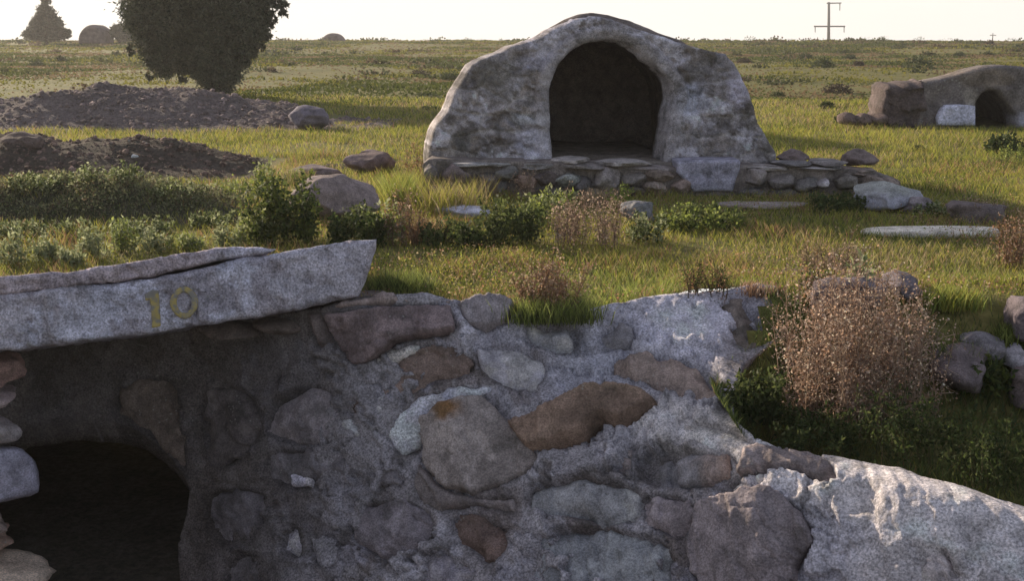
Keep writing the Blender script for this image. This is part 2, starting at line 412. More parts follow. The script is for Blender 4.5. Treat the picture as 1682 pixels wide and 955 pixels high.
# floor of the sunken yard in front of the old wall
xx, yy = np.meshgrid(np.arange(-9, 9.1, 0.15), np.arange(-6, 12, 0.15))
zz = -1.75 * smooth(0.8, 3.2, yy) + 0.0
zz = zz + fbm(np.stack([xx.ravel(), yy.ravel(), xx.ravel() * 0], 1) * 1.1, 4, 21).reshape(xx.shape) * 0.06
nyy, nxx = xx.shape; idx = np.arange(nyy * nxx).reshape(nyy, nxx)
F = np.stack([idx[:-1, :-1], idx[:-1, 1:], idx[1:, 1:], idx[1:, :-1]], -1).reshape(-1, 4)
o = make_mesh('pit_floor', np.stack([xx, yy, zz], -1).reshape(-1, 3), F, M_PIT); tag(o, None, None, kind='structure')

MOUNDS = []
def mound(name, prof, Yr, wf, wb, mat, amp, seed, kind='structure', step=0.07, col=None):
    prof = sorted(prof); pts = np.array([P(a, b, Yr) for a, b in prof]); xk, zk = pts[:, 0], pts[:, 2]
    def h(x, y):
        sh = np.shape(x); x = np.ravel(x); y = np.ravel(y)
        hz = np.interp(x, xk, zk) - 0.0; e = smooth(xk[0] - 0.8, xk[0], x) * (1 - smooth(xk[-1], xk[-1] + 0.8, x))
        t = np.where(y < Yr, (Yr - y) / wf, (y - Yr) / wb); pr = np.where(t < 1, 0.5 + 0.5 * np.cos(np.pi * np.clip(t, 0, 1)), 0) ** 0.8
        q = np.stack([x, y, x * 0], 1)
        nz = fbm(q * 1.3, 5, seed) * amp * pr + np.abs(fbm(q * 4.5, 3, seed + 3)) * amp * 0.5 * pr
        r = tz(x, y) - 0.06 + np.maximum(hz * e, 0) * pr + nz + 0.04 * (pr > 0)
        return r.reshape(sh)
    X, Y = np.meshgrid(np.arange(xk[0] - 1, xk[-1] + 1, step), np.arange(Yr - wf, Yr + wb, step)); Z = h(X, Y)
    ny, nx = X.shape; idx = np.arange(nx * ny).reshape(ny, nx)
    F = np.stack([idx[:-1, :-1], idx[:-1, 1:], idx[1:, 1:], idx[1:, :-1]], -1).reshape(-1, 4)
    o = make_mesh(name, np.stack([X, Y, Z], -1).reshape(-1, 3), F, mat); tag(o, None, None, kind=kind)
    MOUNDS.append((xk[0] - 0.3, xk[-1] + 0.3, Yr - wf * 0.85, Yr + wb * 0.8))
    return h

h1 = mound('gravel_mound', [(-600, 165), (-200, 150), (0, 166), (100, 152), (160, 147), (225, 144), (300, 146), (335, 150), (375, 165), (430, 171), (470, 178), (530, 205), (570, 216)], 23.0, 2.6, 2.6, M_GRAVEL, 0.20, 31)
h2 = mound('dirt_mound', [(-600, 200), (-100, 205), (0, 216), (50, 216), (85, 232), (160, 231), (215, 226), (290, 240), (360, 253), (405, 266), (435, 290), (470, 318)], 14.6, 1.7, 1.4, M_DIRT, 0.13, 41)
h3 = mound('overgrown_bank', [(-500, 290), (0, 300), (60, 304), (130, 302), (200, 297), (260, 306), (330, 322), (400, 332), (455, 345), (520, 378)], 10.7, 0.95, 0.9, M_BANK, 0.06, 51, step=0.05)

# ------------------------------------------------------------------ foreground burial chamber
# (part name, shade colour, bulge in m, outline in photo pixels)
STONES = [
 ('stone', (78, 68, 72), .05, [(527,514),(600,506),(695,500),(740,500),(750,548),(700,556),(655,562),(608,597),(577,602),(547,560)]),
 ('stone', (62, 56, 58), .02, [(503,515),(526,514),(550,566),(575,603),(556,612),(520,575)]),
 ('stone', (92, 82, 82), .06, [(560,489),(620,480),(690,478),(742,489),(742,498),(695,499),(600,505),(530,513)]),
 ('stone', (102, 98, 106), .07, [(750,492),(790,486),(832,490),(850,508),(838,532),(800,546),(775,540),(760,520)]),
 ('stone', (84, 71, 67), .04, [(640,596),(700,568),(752,570),(782,596),(762,622),(700,632),(668,655),(640,692),(618,645)]),
 ('stone', (78, 65, 62), .03, [(560,642),(610,626),(618,690),(600,716),(574,688)]),
 ('plaster_patch', (142, 138, 140), .04, [(592,606),(640,578),(690,562),(692,578),(640,604),(600,612)]),
 ('plaster_patch', (130, 134, 154), .04, [(636,716),(652,682),(690,650),(742,638),(806,632),(800,642),(732,664),(704,690),(686,738),(662,748)]),
 ('plaster_patch', (122, 126, 134), .03, [(552,682),(574,688),(597,722),(580,714),(560,702)]),
 ('plaster_patch', (112, 114, 124), .03, [(616,652),(634,642),(632,700),(618,716),(612,690)]),
 ('boulder', (94, 88, 88), .10, [(700,690),(720,665),(760,650),(800,655),(830,688),(870,728),(890,762),(840,790),(785,814),(730,800),(700,775),(692,725)]),
 ('curved_stone', (88, 72, 62), .13, [(836,704),(900,690),(955,666),(1010,655),(1062,660),(1088,674),(1060,690),(1028,706),(990,704),(962,730),(905,747),(868,742),(848,722)]),
 ('stone', (100, 92, 94), .04, [(968,712),(1020,702),(1040,730),(1036,782),(1000,772),(962,742)]),
 ('boulder', (92, 92, 100), .07, [(1042,728),(1100,724),(1150,738),(1195,746),(1206,782),(1170,802),(1110,808),(1060,802),(1040,772)]),
 ('plaster_patch', (138, 138, 146), .05, [(1064,682),(1120,680),(1200,710),(1252,736),(1215,772),(1200,748),(1130,722),(1066,712)]),
 ('stone', (86, 79, 82), .05, [(1218,746),(1240,735),(1290,738),(1332,745),(1372,766),(1382,790),(1360,798),(1300,774),(1240,780),(1214,792)]),
 ('stone', (134, 128, 126), .03, [(1306,780),(1358,776),(1366,794),(1322,802)]),
 ('stone', (140, 134, 134), .05, [(1188,806),(1230,784),(1270,776),(1310,788),(1316,810),(1280,816),(1240,802),(1200,812)]),
 ('boulder', (90, 84, 90), .10, [(1150,832),(1200,814),(1262,807),(1312,840),(1342,882),(1322,922),(1290,975),(1150,985),(1128,905)]),
 ('stone', (98, 86, 82), .06, [(1008,592),(1060,580),(1110,590),(1172,612),(1202,644),(1194,684),(1132,662),(1060,632),(1008,616)]),
 ('stone', (84, 84, 92), .05, [(978,546),(1020,524),(1044,540),(1046,572),(1000,578)]),
 ('stone', (74, 68, 66), .06, [(1174,494),(1212,488),(1252,520),(1262,562),(1232,582),(1200,562),(1176,530)]),
 ('stone', (86, 66, 58), .04, [(1384,906),(1430,890),(1472,894),(1466,926),(1430,955),(1394,942)]),
 ('stone', (98, 84, 78), .03, [(1576,852),(1622,840),(1642,862),(1604,882),(1582,902)]),
 ('stone', (78, 64, 60), .05, [(718,850),(780,838),(830,868),(842,902),(802,932),(758,902)]),
 ('stone', (94, 96, 102), .05, [(858,800),(940,778),(1000,790),(1052,802),(1054,850),(1002,872),(940,852),(880,852)]),
 ('boulder', (88, 92, 100), .07, [(868,874),(960,858),(1060,878),(1112,902),(1104,985),(868,985)]),
 ('stone', (70, 68, 74), .05, [(430,742),(540,735),(600,760),(656,772),(658,803),(540,803),(438,800)]),
 ('stone', (80, 76, 82), .05, [(462,642),(540,630),(560,698),(540,730),(470,734),(424,708)]),
 ('plaster_patch', (124, 124, 142), .03, [(474,801),(480,780),(506,778),(522,802)]),
 ('plaster_patch', (106, 106, 118), .04, [(464,852),(490,858),(502,908),(490,926),(464,908)]),
 ('plaster_patch', (100, 100, 110), .04, [(508,882),(545,880),(556,918),(532,938),(514,922)]),
 ('stone', (84, 80, 88), .05, [(570,832),(660,815),(716,850),(700,900),(640,930),(580,902)]),
 ('stone', (94, 92, 104), .05, [(642,936),(690,905),(740,905),(782,935),(764,990),(642,990)]),
 ('stone', (64, 62, 68), .04, [(345,810),(425,800),(440,840),(420,900),(360,905),(335,860)]),
 ('stone', (62, 60, 64), .04, [(380,900),(450,915),(460,985),(370,985)]),
 ('stone', (60, 56, 58), .05, [(340,640),(410,632),(430,700),(400,760),(345,770),(325,700)]),
 ('stone', (88, 82, 88), .04, [(1040,815),(1130,815),(1145,850),(1120,895),(1066,870)]),
 ('stone', (108, 104, 112), .04, [(1385,800),(1440,805),(1450,835),(1400,850),(1370,825)]),
 ('stone', (92, 86, 88), .04, [(680,760),(730,805),(800,820),(850,812),(845,850),(785,832),(715,842),(680,812)]),
 ('stone', (112, 112, 124), .04, [(780,575),(850,560),(905,590),(890,640),(830,640),(790,612)]),
 ('stone', (104, 106, 116), .04, [(860,530),(930,525),(965,545),(950,580),(900,580),(862,560)]),
 ('arch_fragment', (66, 58, 54), .03, [(190,650),(235,622),(292,622),(299,700),(306,752),(314,796),(290,764),(258,730),(222,702),(180,690)]),
 ('stone', (118, 114, 120), .04, [(1480,900),(1560,905),(1580,960),(1500,975),(1470,940)]),
]
OPENING = [(-120,1160),(-120,760),(-60,720),(30,700),(110,690),(180,690),(220,702),(258,732),(292,766),(313,798),(305,850),(290,890),(296,960),(300,1160)]
wp = wall_poly(); op = chaikin(OPENING, 2)
Q, F, dist = grid_poly(wp, [op], 4.0)
Yb = YW(Q[:, 0], Q[:, 1]); V0 = P(Q[:, 0], Q[:, 1], Yb); Nn = normals(YW, Q)
edge = smooth(0, 30, dist)
disp = fbm(V0 * 2.2, 4, 61) * 0.05 + fbm(V0 * 8, 5, 62, 0.65) * 0.020 + np.abs(fbm(V0 * 30, 3, 63)) * 0.012
f1, f2, cid = voro(np.stack([V0[:, 0] * 4.2 + fbm(V0 * 3, 2, 64) * 0.6, (V0[:, 2] - V0[:, 1] * 0.4) * 5.2 + fbm(V0 * 3, 2, 65) * 0.6], 1), 6)
rub = smooth(0.02, 0.22, f2 - f1); rubmask = smooth(-0.15, 0.25, fbm(V0 * 1.3, 3, 66) + 0.12) * (1 - 0.75 * smooth(1250, 1420, Q[:, 0]))
crk = np.exp(-(fbm(V0 * 2.6 + 31, 4, 69, 0.6) / 0.018) ** 2) * 0.035 + np.exp(-(fbm(V0 * 5.1 + 7, 3, 70, 0.6) / 0.022) ** 2) * 0.02
smo = smooth(1330, 1450, Q[:, 0] + 0.5 * (Q[:, 1] - 850)); smo = np.maximum(smo, np.exp(-((Q[:, 0] - 1230) / 70) ** 2 - ((Q[:, 1] - 590) / 80) ** 2)); disp -= crk * (1 - 0.85 * smo) + smo * np.abs(fbm(V0 * 30, 3, 63)) * 0.009
rub2 = smooth(0.0, 0.06, f2 - f1)
uv = np.stack([V0[:, 0], V0[:, 2] * 0.8 - V0[:, 1] * 0.6], 1); wob = np.stack([fbm(V0 * 5, 3, 58), fbm(V0 * 5, 3, 59)], 1) * 0.06
smq = 1 - 0.75 * smooth(1330, 1450, Q[:, 0] + 0.5 * (Q[:, 1] - 850))
disp += facets((uv + wob) * 4.5, 33) * 0.030 * smq + facets((uv + wob) * 11, 34) * 0.018 * (0.4 + 0.6 * smq) + (cid - 0.5) * 0.008 * rubmask
nich_ = smooth(470, 330, Q[:, 0])
sd = np.full(len(Q), 1e9)
for nm, c, b, pl in STONES:
    pc = chaikin(pl, 1); bb = pc.min(0) - 40, pc.max(0) + 40
    k = (Q[:, 0] > bb[0][0]) & (Q[:, 0] < bb[1][0]) & (Q[:, 1] > bb[0][1]) & (Q[:, 1] < bb[1][1])
    d = nearest(pc, Q[k])[0]; ins = inside(pc, Q[k][:, 0], Q[k][:, 1]); d = np.where(ins, -d, d); sd[k] = np.minimum(sd[k], d)
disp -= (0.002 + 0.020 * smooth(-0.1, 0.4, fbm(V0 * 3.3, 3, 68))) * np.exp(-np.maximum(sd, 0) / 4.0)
shp = np.zeros(len(Q), bool)
for _i in (0, 10, 11, 15, 18, 3): shp |= inside(chaikin(STONES[_i][3], 1), Q[:, 0], Q[:, 1])
smear = smooth(0.03, 0.08, fbm(V0 * 2.4 + 13, 6, 78, 0.62) + 0.005) * (1 - shp) * (1 - nich_) * smooth(-0.3, 0.1, fbm(V0 * 0.9, 2, 79) + 0.1)
disp = disp - (disp + 0.07) * smooth(-1, -12, sd) * (1 - smear) + smear * 0.034
# large mortar colour map
base = np.tile(shade_col(104, 103, 112), (len(Q), 1))
def blend(base, m, c): return base * (1 - m[:, None]) + np.array(c) * m[:, None]
cn = fbm(V0 * 1.8, 7, 71, 0.62); cn2 = fbm(V0 * 5, 6, 72, 0.65)
base = blend(base, rubmask * rub2 * smooth(0.2, 0.9, cid) * 0.75, shade_col(80, 72, 72))
base = blend(base, rubmask * (1 - rub2) * 0.5, shade_col(120, 118, 124))
base = blend(base, smooth(0.05, 0.16, cn) * 0.6, shade_col(120, 122, 142))
base = blend(base, smooth(0.12, 0.2, -cn2) * 0.5, shade_col(80, 74, 72))
base = blend(base, smear * 0.55, shade_col(122, 122, 134))
left = smooth(760, 480, Q[:, 0] + 0.25 * (Q[:, 1] - 700)); base = blend(base, left * 0.85, shade_col(70, 67, 70, 2.3))  # left part darker: staining, plus slab overhang shade put into the colour
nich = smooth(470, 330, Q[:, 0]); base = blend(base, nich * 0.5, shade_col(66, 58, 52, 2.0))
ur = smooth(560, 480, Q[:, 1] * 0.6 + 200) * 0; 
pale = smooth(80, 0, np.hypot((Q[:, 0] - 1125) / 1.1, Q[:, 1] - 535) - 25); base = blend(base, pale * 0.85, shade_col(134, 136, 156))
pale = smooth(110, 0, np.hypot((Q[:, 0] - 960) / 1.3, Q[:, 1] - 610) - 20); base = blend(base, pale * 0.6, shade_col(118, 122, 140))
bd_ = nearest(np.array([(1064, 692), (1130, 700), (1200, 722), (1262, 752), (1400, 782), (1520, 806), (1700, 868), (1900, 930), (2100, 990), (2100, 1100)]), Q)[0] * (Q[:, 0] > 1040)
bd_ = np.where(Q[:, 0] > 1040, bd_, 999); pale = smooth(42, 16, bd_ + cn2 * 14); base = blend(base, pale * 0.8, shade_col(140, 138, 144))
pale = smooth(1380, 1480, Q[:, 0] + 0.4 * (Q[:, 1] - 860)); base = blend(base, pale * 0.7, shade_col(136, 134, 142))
cols = np.clip(base * (1 - 0.35 * np.exp(-np.maximum(sd, 0) / 4.0) * (1 - smear))[:, None] * (1 + 0.35 * cn2)[:, None], 0.01, 0.7)  # mortar darkened round each stone: occlusion shade put into the colour
disp = disp * (1 - 0.75 * np.exp(-((Q[:, 0] - 1230) / 60) ** 2 - ((Q[:, 1] - 590) / 90) ** 2))
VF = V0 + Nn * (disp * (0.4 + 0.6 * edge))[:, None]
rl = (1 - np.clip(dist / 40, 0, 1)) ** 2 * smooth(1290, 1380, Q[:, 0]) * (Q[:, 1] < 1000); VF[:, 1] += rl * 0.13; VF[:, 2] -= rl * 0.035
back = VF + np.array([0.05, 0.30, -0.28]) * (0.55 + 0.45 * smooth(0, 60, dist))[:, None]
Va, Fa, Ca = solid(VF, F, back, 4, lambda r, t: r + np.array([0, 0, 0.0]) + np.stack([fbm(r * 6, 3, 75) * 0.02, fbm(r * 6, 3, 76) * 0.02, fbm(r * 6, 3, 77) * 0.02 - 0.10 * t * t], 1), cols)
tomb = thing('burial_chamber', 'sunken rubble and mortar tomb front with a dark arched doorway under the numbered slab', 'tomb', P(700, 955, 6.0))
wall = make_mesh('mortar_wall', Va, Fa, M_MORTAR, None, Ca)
parts = [wall]
for _i, (_x, _y, _w, _h) in enumerate([(556, 498, 90, 34), (470, 524, 110, 30), (380, 540, 110, 26), (600, 492, 70, 26), (522, 508, 60, 26), (560, 488, 60, 16)]):  # stones added to plug the gap where sun leaked under the slab
    _k = 6.9 / FPX; _r = rock('gap_filler_stone', P(_x, _y, 6.98), (_w * _k * .55, 0.30, _h * _k * .6), M_ROCK, shade_col(76, 68, 68), 0, 280 + _i, 3, 0.2, 8)
    _me = _r.data; _me.transform(__import__('mathutils').Matrix.Translation(_r.location)); _r.location = (0, 0, 0); parts.append(_r)
EXTRA = {}
for i, (nm, c, bulge, pl) in enumerate(STONES):
    jt = 4 if i in (11, 14, 0) else 13; pc = chaikin(pl, 1, 0.10); pc = densify(pc, 7)
    pc = pc + np.stack([fbm(np.c_[pc * 0.05, pc[:, 0] * 0 + i], 4, 81, 0.7) * jt, fbm(np.c_[pc * 0.05, pc[:, 0] * 0 + i], 4, 82, 0.7) * jt], 1)
    q, f, ds = grid_poly(pc, [], 3.0)
    y = YW(q[:, 0], q[:, 1]); v0 = P(q[:, 0], q[:, 1], y); n = normals(YW, q); ctr = v0.mean(0)
    R = ds.max() + 1e-6; prof = (1 - (1 - np.clip(ds / (min(R, 15)), 0, 1)) ** 2.0) ** 0.7
    rel = (v0 - ctr); tiltv = np.random.default_rng(i).normal(size=3) * 0.13
    sharp = i in (0, 10, 11, 15, 18, 3)
    if not sharp: bulge = bulge * 0.26
    else: prof = (1 - (1 - np.clip(ds / 7.0, 0, 1)) ** 2.0) ** 0.5
    if i == 0: bulge = 0.09
    if i == 11: bulge = 0.17; tiltv = np.array([0.0, 0.0, 0.25])
    h = -0.03 + (bulge + 0.03) * prof + (rel @ tiltv) * prof
    ff = fbm(v0 * 5.5 + i * 3.3, 4, 83 + i); lr = np.random.default_rng(i + 50); pl_h = np.full(len(q), 9.0)
    for _k in range(4):                       # a few broken planes
        nv_ = lr.normal(size=3) * 0.22; pl_h = np.minimum(pl_h, bulge * lr.uniform(0.7, 1.2) + rel @ nv_)
    h = np.minimum(h, np.maximum(pl_h, 0.0)) * 0.75 + h * 0.25
    uq = np.stack([v0[:, 0], v0[:, 2] * 0.8 - v0[:, 1] * 0.6], 1) + np.stack([fbm(v0 * 6, 3, 56), fbm(v0 * 6, 3, 57)], 1) * 0.04
    h = h + (facets(uq * 4.0 + i, 35) * 0.035 + facets(uq * 12 + i, 36) * 0.014) * prof
    h = h + (ff * 0.014 + fbm(v0 * 14, 4, 84, 0.6) * 0.007) * prof
    h = h - (0.0 if sharp else 0.06) * smooth(-0.1, 0.4, fbm(v0 * 4.0 + 11, 3, 86)) * (1 - smooth(0, 34, ds)); h = h - np.exp(-(fbm(v0 * 4 + i, 4, 88, 0.6) / 0.02) ** 2) * 0.012
    if nm == 'plaster_patch': h = -0.02 + (bulge * 0.45 + 0.02) * prof + ff * 0.03 + fbm(v0 * 14, 4, 84, 0.6) * 0.012
    vf = v0 + n * h[:, None]
    cc = shade_col(*c) * np.ones((len(q), 1)); cc = cc * (1 + 0.5 * ff)[:, None]
    blot = smooth(0.02, 0.12, fbm(v0 * 5 + i, 7, 85, 0.65))[:, None]; cc = cc * (1 - blot * 0.5) + shade_col(*[min(v * 1.28, 125) for v in c]) * blot * 0.5
    if i == 10:
        m = smooth(34, 10, np.hypot(q[:, 0] - 738, (q[:, 1] - 681) * 1.2) + fbm(v0 * 20, 3, 3) * 12)[:, None]; cc = cc * (1 - m) + np.array([0.24, 0.13, 0.06]) * m
    if i == 13:
        m = smooth(1130, 1180, q[:, 0] + fbm(v0 * 8, 3, 3) * 40)[:, None] * 0.8; cc = cc * (1 - m) + shade_col(102, 84, 74) * m
    if i == 11:
        m = smooth(0.3, 0.9, (690 - q[:, 1]) / 30 + ff)[:, None] * 0.5; cc = cc * (1 - m) + np.array([0.36, 0.25, 0.17]) * m  # warmer, lighter upper edge: sunlit rim put into the colour
    bk = vf.mean(0) + (v0 - ctr) * 0.8 + n.mean(0) * (-0.12 - bulge)
    vv, fa, ca = solid(vf, f, bk, 2, None, np.clip(cc, 0.01, 0.7))
    ob = make_mesh(nm, vv, fa, M_ROCK if nm != 'plaster_patch' else M_MORTAR, None, ca); parts.append(ob)
# dark chamber behind the doorway: walls, ceiling and back, one shell
def chamber_shell(x0, x1, y0, y1, z0, z1, name, mat, col):
    nu, nv = 26, 20; Vv = []; Ff = []
    prof = []
    for k in range(nu + 1):
        a = math.pi * k / nu; x = (x0 + x1) / 2 - math.cos(a) * (x1 - x0) / 2; z = z0 + (z1 - z0) * (math.sin(a) ** 0.45)
        prof.append((x, z))
    for j in range(nv + 1):
        y = y0 + (y1 - y0) * j / nv
        for x, z in prof: Vv.append((x, y, z))
    Vv = np.array(Vv); ix = np.arange((nv + 1) * (nu + 1)).reshape(nv + 1, nu + 1)
    Ff = np.stack([ix[:-1, :-1], ix[:-1, 1:], ix[1:, 1:], ix[1:, :-1]], -1).reshape(-1, 4)
    Vv = Vv + fbm(Vv * 3, 4, 91)[:, None] * 0.03
    b = len(Vv); Vv = np.vstack([Vv, [[(x0 + x1) / 2, y1, (z0 + z1) / 2]]])
    tri = np.stack([ix[-1, :-1], ix[-1, 1:], np.full(nu, b)], 1)
    fl = np.array([[ix[0, 0], ix[-1, 0], ix[-1, -1], ix[0, -1]]])
    return make_mesh(name, Vv, [Ff, tri, fl], mat, None, np.tile(col, (len(Vv), 1)))
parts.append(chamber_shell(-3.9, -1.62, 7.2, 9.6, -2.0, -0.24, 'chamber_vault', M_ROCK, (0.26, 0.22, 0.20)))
adopt(tomb, parts)

# the big slab lying on top, with the painted number
def slab_piece(outer, Yf, backvec, col, seed, step=4.0, amp=0.012, roundp=10, rings=8, lean=0.0):
    outer = densify(outer, 9); outer = outer + np.stack([fbm(np.c_[outer * 0.04, outer[:, 0] * 0], 4, seed + 7, 0.65) * 3, fbm(np.c_[outer * 0.04, outer[:, 0] * 0], 4, seed + 8, 0.65) * 4.5], 1)
    q, f, ds = grid_poly(outer, [], step)
    y = Yf(q[:, 0], q[:, 1]); v0 = P(q[:, 0], q[:, 1], y); pr = (1 - np.clip(ds / roundp, 0, 1)) ** 2
    v = v0 + np.array([0.0, 1, 0]) * (pr * 0.03)[:, None]
    v = v + np.array([0, -1, 0]) * (fbm(v0 * 4, 5, seed) * amp * 1.6 + fbm(v0 * 18, 4, seed + 1) * amp * 0.7)[:, None]
    cn = fbm(v0 * 3.0, 4, seed + 2); cc = np.array(col) * np.ones((len(q), 1)) * (1 + 0.30 * cn)[:, None]
    bl = smooth(0.05, 0.3, fbm(v0 * 2.2 + 5, 4, seed + 3))[:, None] * 0.6; cc = cc * (1 - bl) + shade_col(126, 132, 168) * bl
    st_ = smooth(0.05, 0.35, fbm(v0 * np.array([13, 1, 2.2]) + 4, 5, seed + 12, 0.6))[:, None] * 0.45; cc = cc * (1 - st_) + shade_col(84, 76, 74) * st_
    bl = smooth(0.08, 0.16, fbm(v0 * 6 + 9, 7, seed + 4, 0.65))[:, None] * 0.55; cc = cc * (1 - bl) + shade_col(86, 80, 90) * bl
    v[:, 1] += 0.02 * smooth(0.28, 0.42, fbm(v0 * 9 + 2, 4, seed + 5)) + 0.012 * smooth(0.2, 0.3, fbm(v0 * 22 + 2, 3, seed + 9)); bk = v + backvec
    return solid(v, f, bk, rings, lambda r, t: r + np.stack([fbm(r * 5, 4, seed + 6) * 0.02] * 3, 1), np.clip(cc, 0.01, 0.7)) + (v0,)
YS = lambda px, py: 6.02 + 0.00095 * (np.asarray(px, float)) + 0.00025 * (560 - np.asarray(py, float) - 0.11 * np.asarray(px, float))
slab_root = thing('stone_slab', 'long pale stone slab painted with a yellow 10, laid over the dark doorway', 'slab', P(150, 560, 6.3))
main = [(-330,625),(-330,520),(-100,495),(0,485),(110,474),(200,466),(300,448),(362,434),(400,426),(428,422),(480,412),(540,403),(617,395),(616,412),(604,452),(588,489),(520,505),(440,520),(350,533),(250,549),(150,562),(60,574),(0,582)]
Va, Fa, Ca, _ = slab_piece(main, YS, np.array([-0.25, 1.12, -0.27]), shade_col(116, 116, 132), 101)
a = make_mesh('slab', Va, Fa, M_MORTAR, None, Ca)
layer = [(-330,518),(-330,490),(-100,466),(0,455),(60,452),(110,448),(180,436),(240,428),(300,416),(350,411),(392,407),(430,409),(452,412),(428,421),(400,424),(362,431),(300,444),(240,458),(170,466),(80,478),(0,486),(-100,497)]
YL = lambda px, py: YS(px, py) + 0.012
Va, Fa, Ca, _ = slab_piece(layer, YL, np.array([-0.25, 0.80, -0.19]), shade_col(118, 110, 122), 111, 3.5, roundp=4)
b = make_mesh('upper_layer', Va, Fa, M_MORTAR, None, Ca); b['label'] = 'thin split upper layer of the slab above the crack'
def paint_mat():
    m, n, bs = node_mat('yellow_paint'); N = n.nodes.new; L = n.links.new
    g = N('ShaderNodeNewGeometry'); t = N('ShaderNodeTexNoise'); t.inputs['Scale'].default_value = 26; t.inputs['Detail'].default_value = 5
    L(g.outputs['Position'], t.inputs['Vector']); r = N('ShaderNodeValToRGB'); e = r.color_ramp.elements
    e[0].position = 0.42; e[0].color = (0.24, 0.22, 0.20, 1); e[1].position = 0.56; e[1].color = (0.44, 0.34, 0.12, 1)
    L(t.outputs['Fac'], r.inputs[0]); L(r.outputs[0], bs.inputs['Base Color']); bs.inputs['Roughness'].default_value = 0.85
    return m
M_PAINT = paint_mat()
def paint(poly, holes):
    q, f, ds = grid_poly(poly, holes, 2.2); v0 = P(q[:, 0], q[:, 1], YS(q[:, 0], q[:, 1]))
    v = v0 + np.array([0, -1, 0]) * (0.004 + fbm(v0 * 4, 5, 101) * 0.012 * 1.6 + fbm(v0 * 18, 4, 102) * 0.012 * 0.7)[:, None]
    vf = v - np.array([0, 0.005, 0]); return solid(vf, f, v + np.array([0, 0.004, 0]), 1)[:2]
one = [(238,484),(250,476),(261,477),(262,500),(264,536),(250,539),(249,512),(247,492),(240,494)]
th = np.linspace(0, 2 * np.pi, 28, endpoint=False)
zo = np.stack([303 + 22 * np.cos(th) + 1.2 * np.cos(3 * th), 497 + 27 * np.sin(th)], 1); zi = np.stack([303 + 12.5 * np.cos(th), 497 + 17.5 * np.sin(th)], 1)
pn = []
for pl, hs in ((one, []), (zo, [zi])):
    vv, ff_ = paint(pl, hs); o = make_mesh('painted_number', vv, ff_, M_PAINT); pn.append(o)
pn[0]['label'] = 'worn yellow painted digit 1'; pn[1]['label'] = 'worn yellow painted digit 0'
adopt(slab_root, [a, b] + pn)

# pier of stones at the left edge
pier = thing('stone_pier', 'stacked pier of brown and pale stones at the left edge under the slab', 'pier', P(-60, 955, 6.1))
PST = [(-70, 612, 210, 56, (104, 80, 76)), (-72, 662, 220, 52, (112, 98, 100)), (-70, 708, 212, 50, (110, 104, 108)), (-66, 785, 216, 120, (112, 112, 132)),
       (-84, 858, 215, 44, (108, 94, 90)), (-84, 894, 220, 44, (118, 96, 84)), (-52, 945, 240, 62, (140, 126, 112)), (-80, 1010, 240, 90, (110, 100, 96)), (-60, 1100, 260, 110, (110, 100, 96))]
for i, (cx, cy, wd, ht, c) in enumerate(PST):
    k = 6.15 / FPX
    rock('stone' if i not in (0,) else 'brick', P(cx, cy, 6.25), (wd * k * 0.58, 0.27, ht * k * 0.68), M_ROCK, shade_col(*c), 0.1 * (i % 3 - 1), 300 + i, 4, 0.28, 12, pier, flat=0.35)

# ------------------------------------------------------------------ main arched tomb
TY = 12.3
YT = lambda px, py: TY + 0.0012 * (265 - np.asarray(py, float)) + 0.0 * np.asarray(px, float)
FAC = [(703,300),(704,262),(706,238),(711,216),(722,200),(734,184),(744,160),(756,138),(768,120),(776,107),(790,98),(808,90),(840,78),(872,67),(900,54),(925,40),(948,30),(970,27),(998,31),
       (1030,40),(1060,52),(1092,62),(1120,72),(1150,78),(1172,84),(1192,88),(1207,104),(1218,126),(1228,150),(1237,176),(1245,202),(1256,220),(1266,238),(1275,254),(1278,300)]
OPN = [(908,300),(908,252),(903,216),(902,180),(903,150),(906,128),(917,106),(936,86),(962,71),(990,64),(1018,67),(1045,79),(1066,97),(1086,116),(1101,136),(1108,154),(1107,168),(1102,186),(1100,206),(1096,230),(1090,254),(1088,300)]
q, f, ds = grid_poly(FAC, [chaikin(OPN, 1)], 3.0)
v0 = P(q[:, 0], q[:, 1], YT(q[:, 0], q[:, 1]))
dop = nearest(np.array(OPN), q)[0]
u = v0[:, [0, 2]] * np.array([3.6, 5.2]) + np.stack([fbm(v0 * 2, 3, 121), fbm(v0 * 2, 3, 122)], 1) * 0.35
f1, f2, cid = voro(u, 12, 0.7); joint = smooth(0.02, 0.16, f2 - f1)
ring = 1 - smooth(16, 26, dop); upper = smooth(170, 90, q[:, 1])
rubm = (1 - ring) * (1 - 0.75 * upper)
h = (joint * 0.035 - 0.025) * rubm + (cid - 0.5) * 0.02 * rubm + fbm(v0 * 3, 4, 123) * 0.02 + fbm(v0 * 12, 5, 124, 0.65) * 0.012 + facets(u * 1.1, 37) * 0.05 * (1 - 0.6 * ring) + facets(u * 3.2, 38) * 0.022 + ring * 0.035 - 0.03 * np.exp(-((dop - 25) / 3.0) ** 2) * smooth(200, 130, q[:, 1]) - np.exp(-(fbm(v0 * 4, 4, 119, 0.6) / 0.02) ** 2) * 0.02
h *= smooth(-2, 14, ds)
vf = v0 + np.array([0, -1, 0]) * h[:, None] + np.array([0, 1, 0]) * (((1 - np.clip(ds / 4, 0, 1)) ** 2) * 0.03)[:, None]
vf[:, 0] += fbm(v0 * 7, 3, 125) * 0.02 * smooth(6, 0, ds); vf[:, 2] += fbm(v0 * 7, 3, 126) * 0.02 * smooth(6, 0, ds)
n1 = fbm(v0 * 2.6, 7, 127, 0.62); n2 = fbm(v0 * 8, 5, 128, 0.65); n3 = fbm(v0 * 3.8 + 3, 7, 129, 0.65)
c = np.tile(shade_col(100, 98, 106), (len(q), 1))
c = blend(c, smooth(0.3, 0.9, cid) * 0.35 * rubm, shade_col(80, 76, 80))
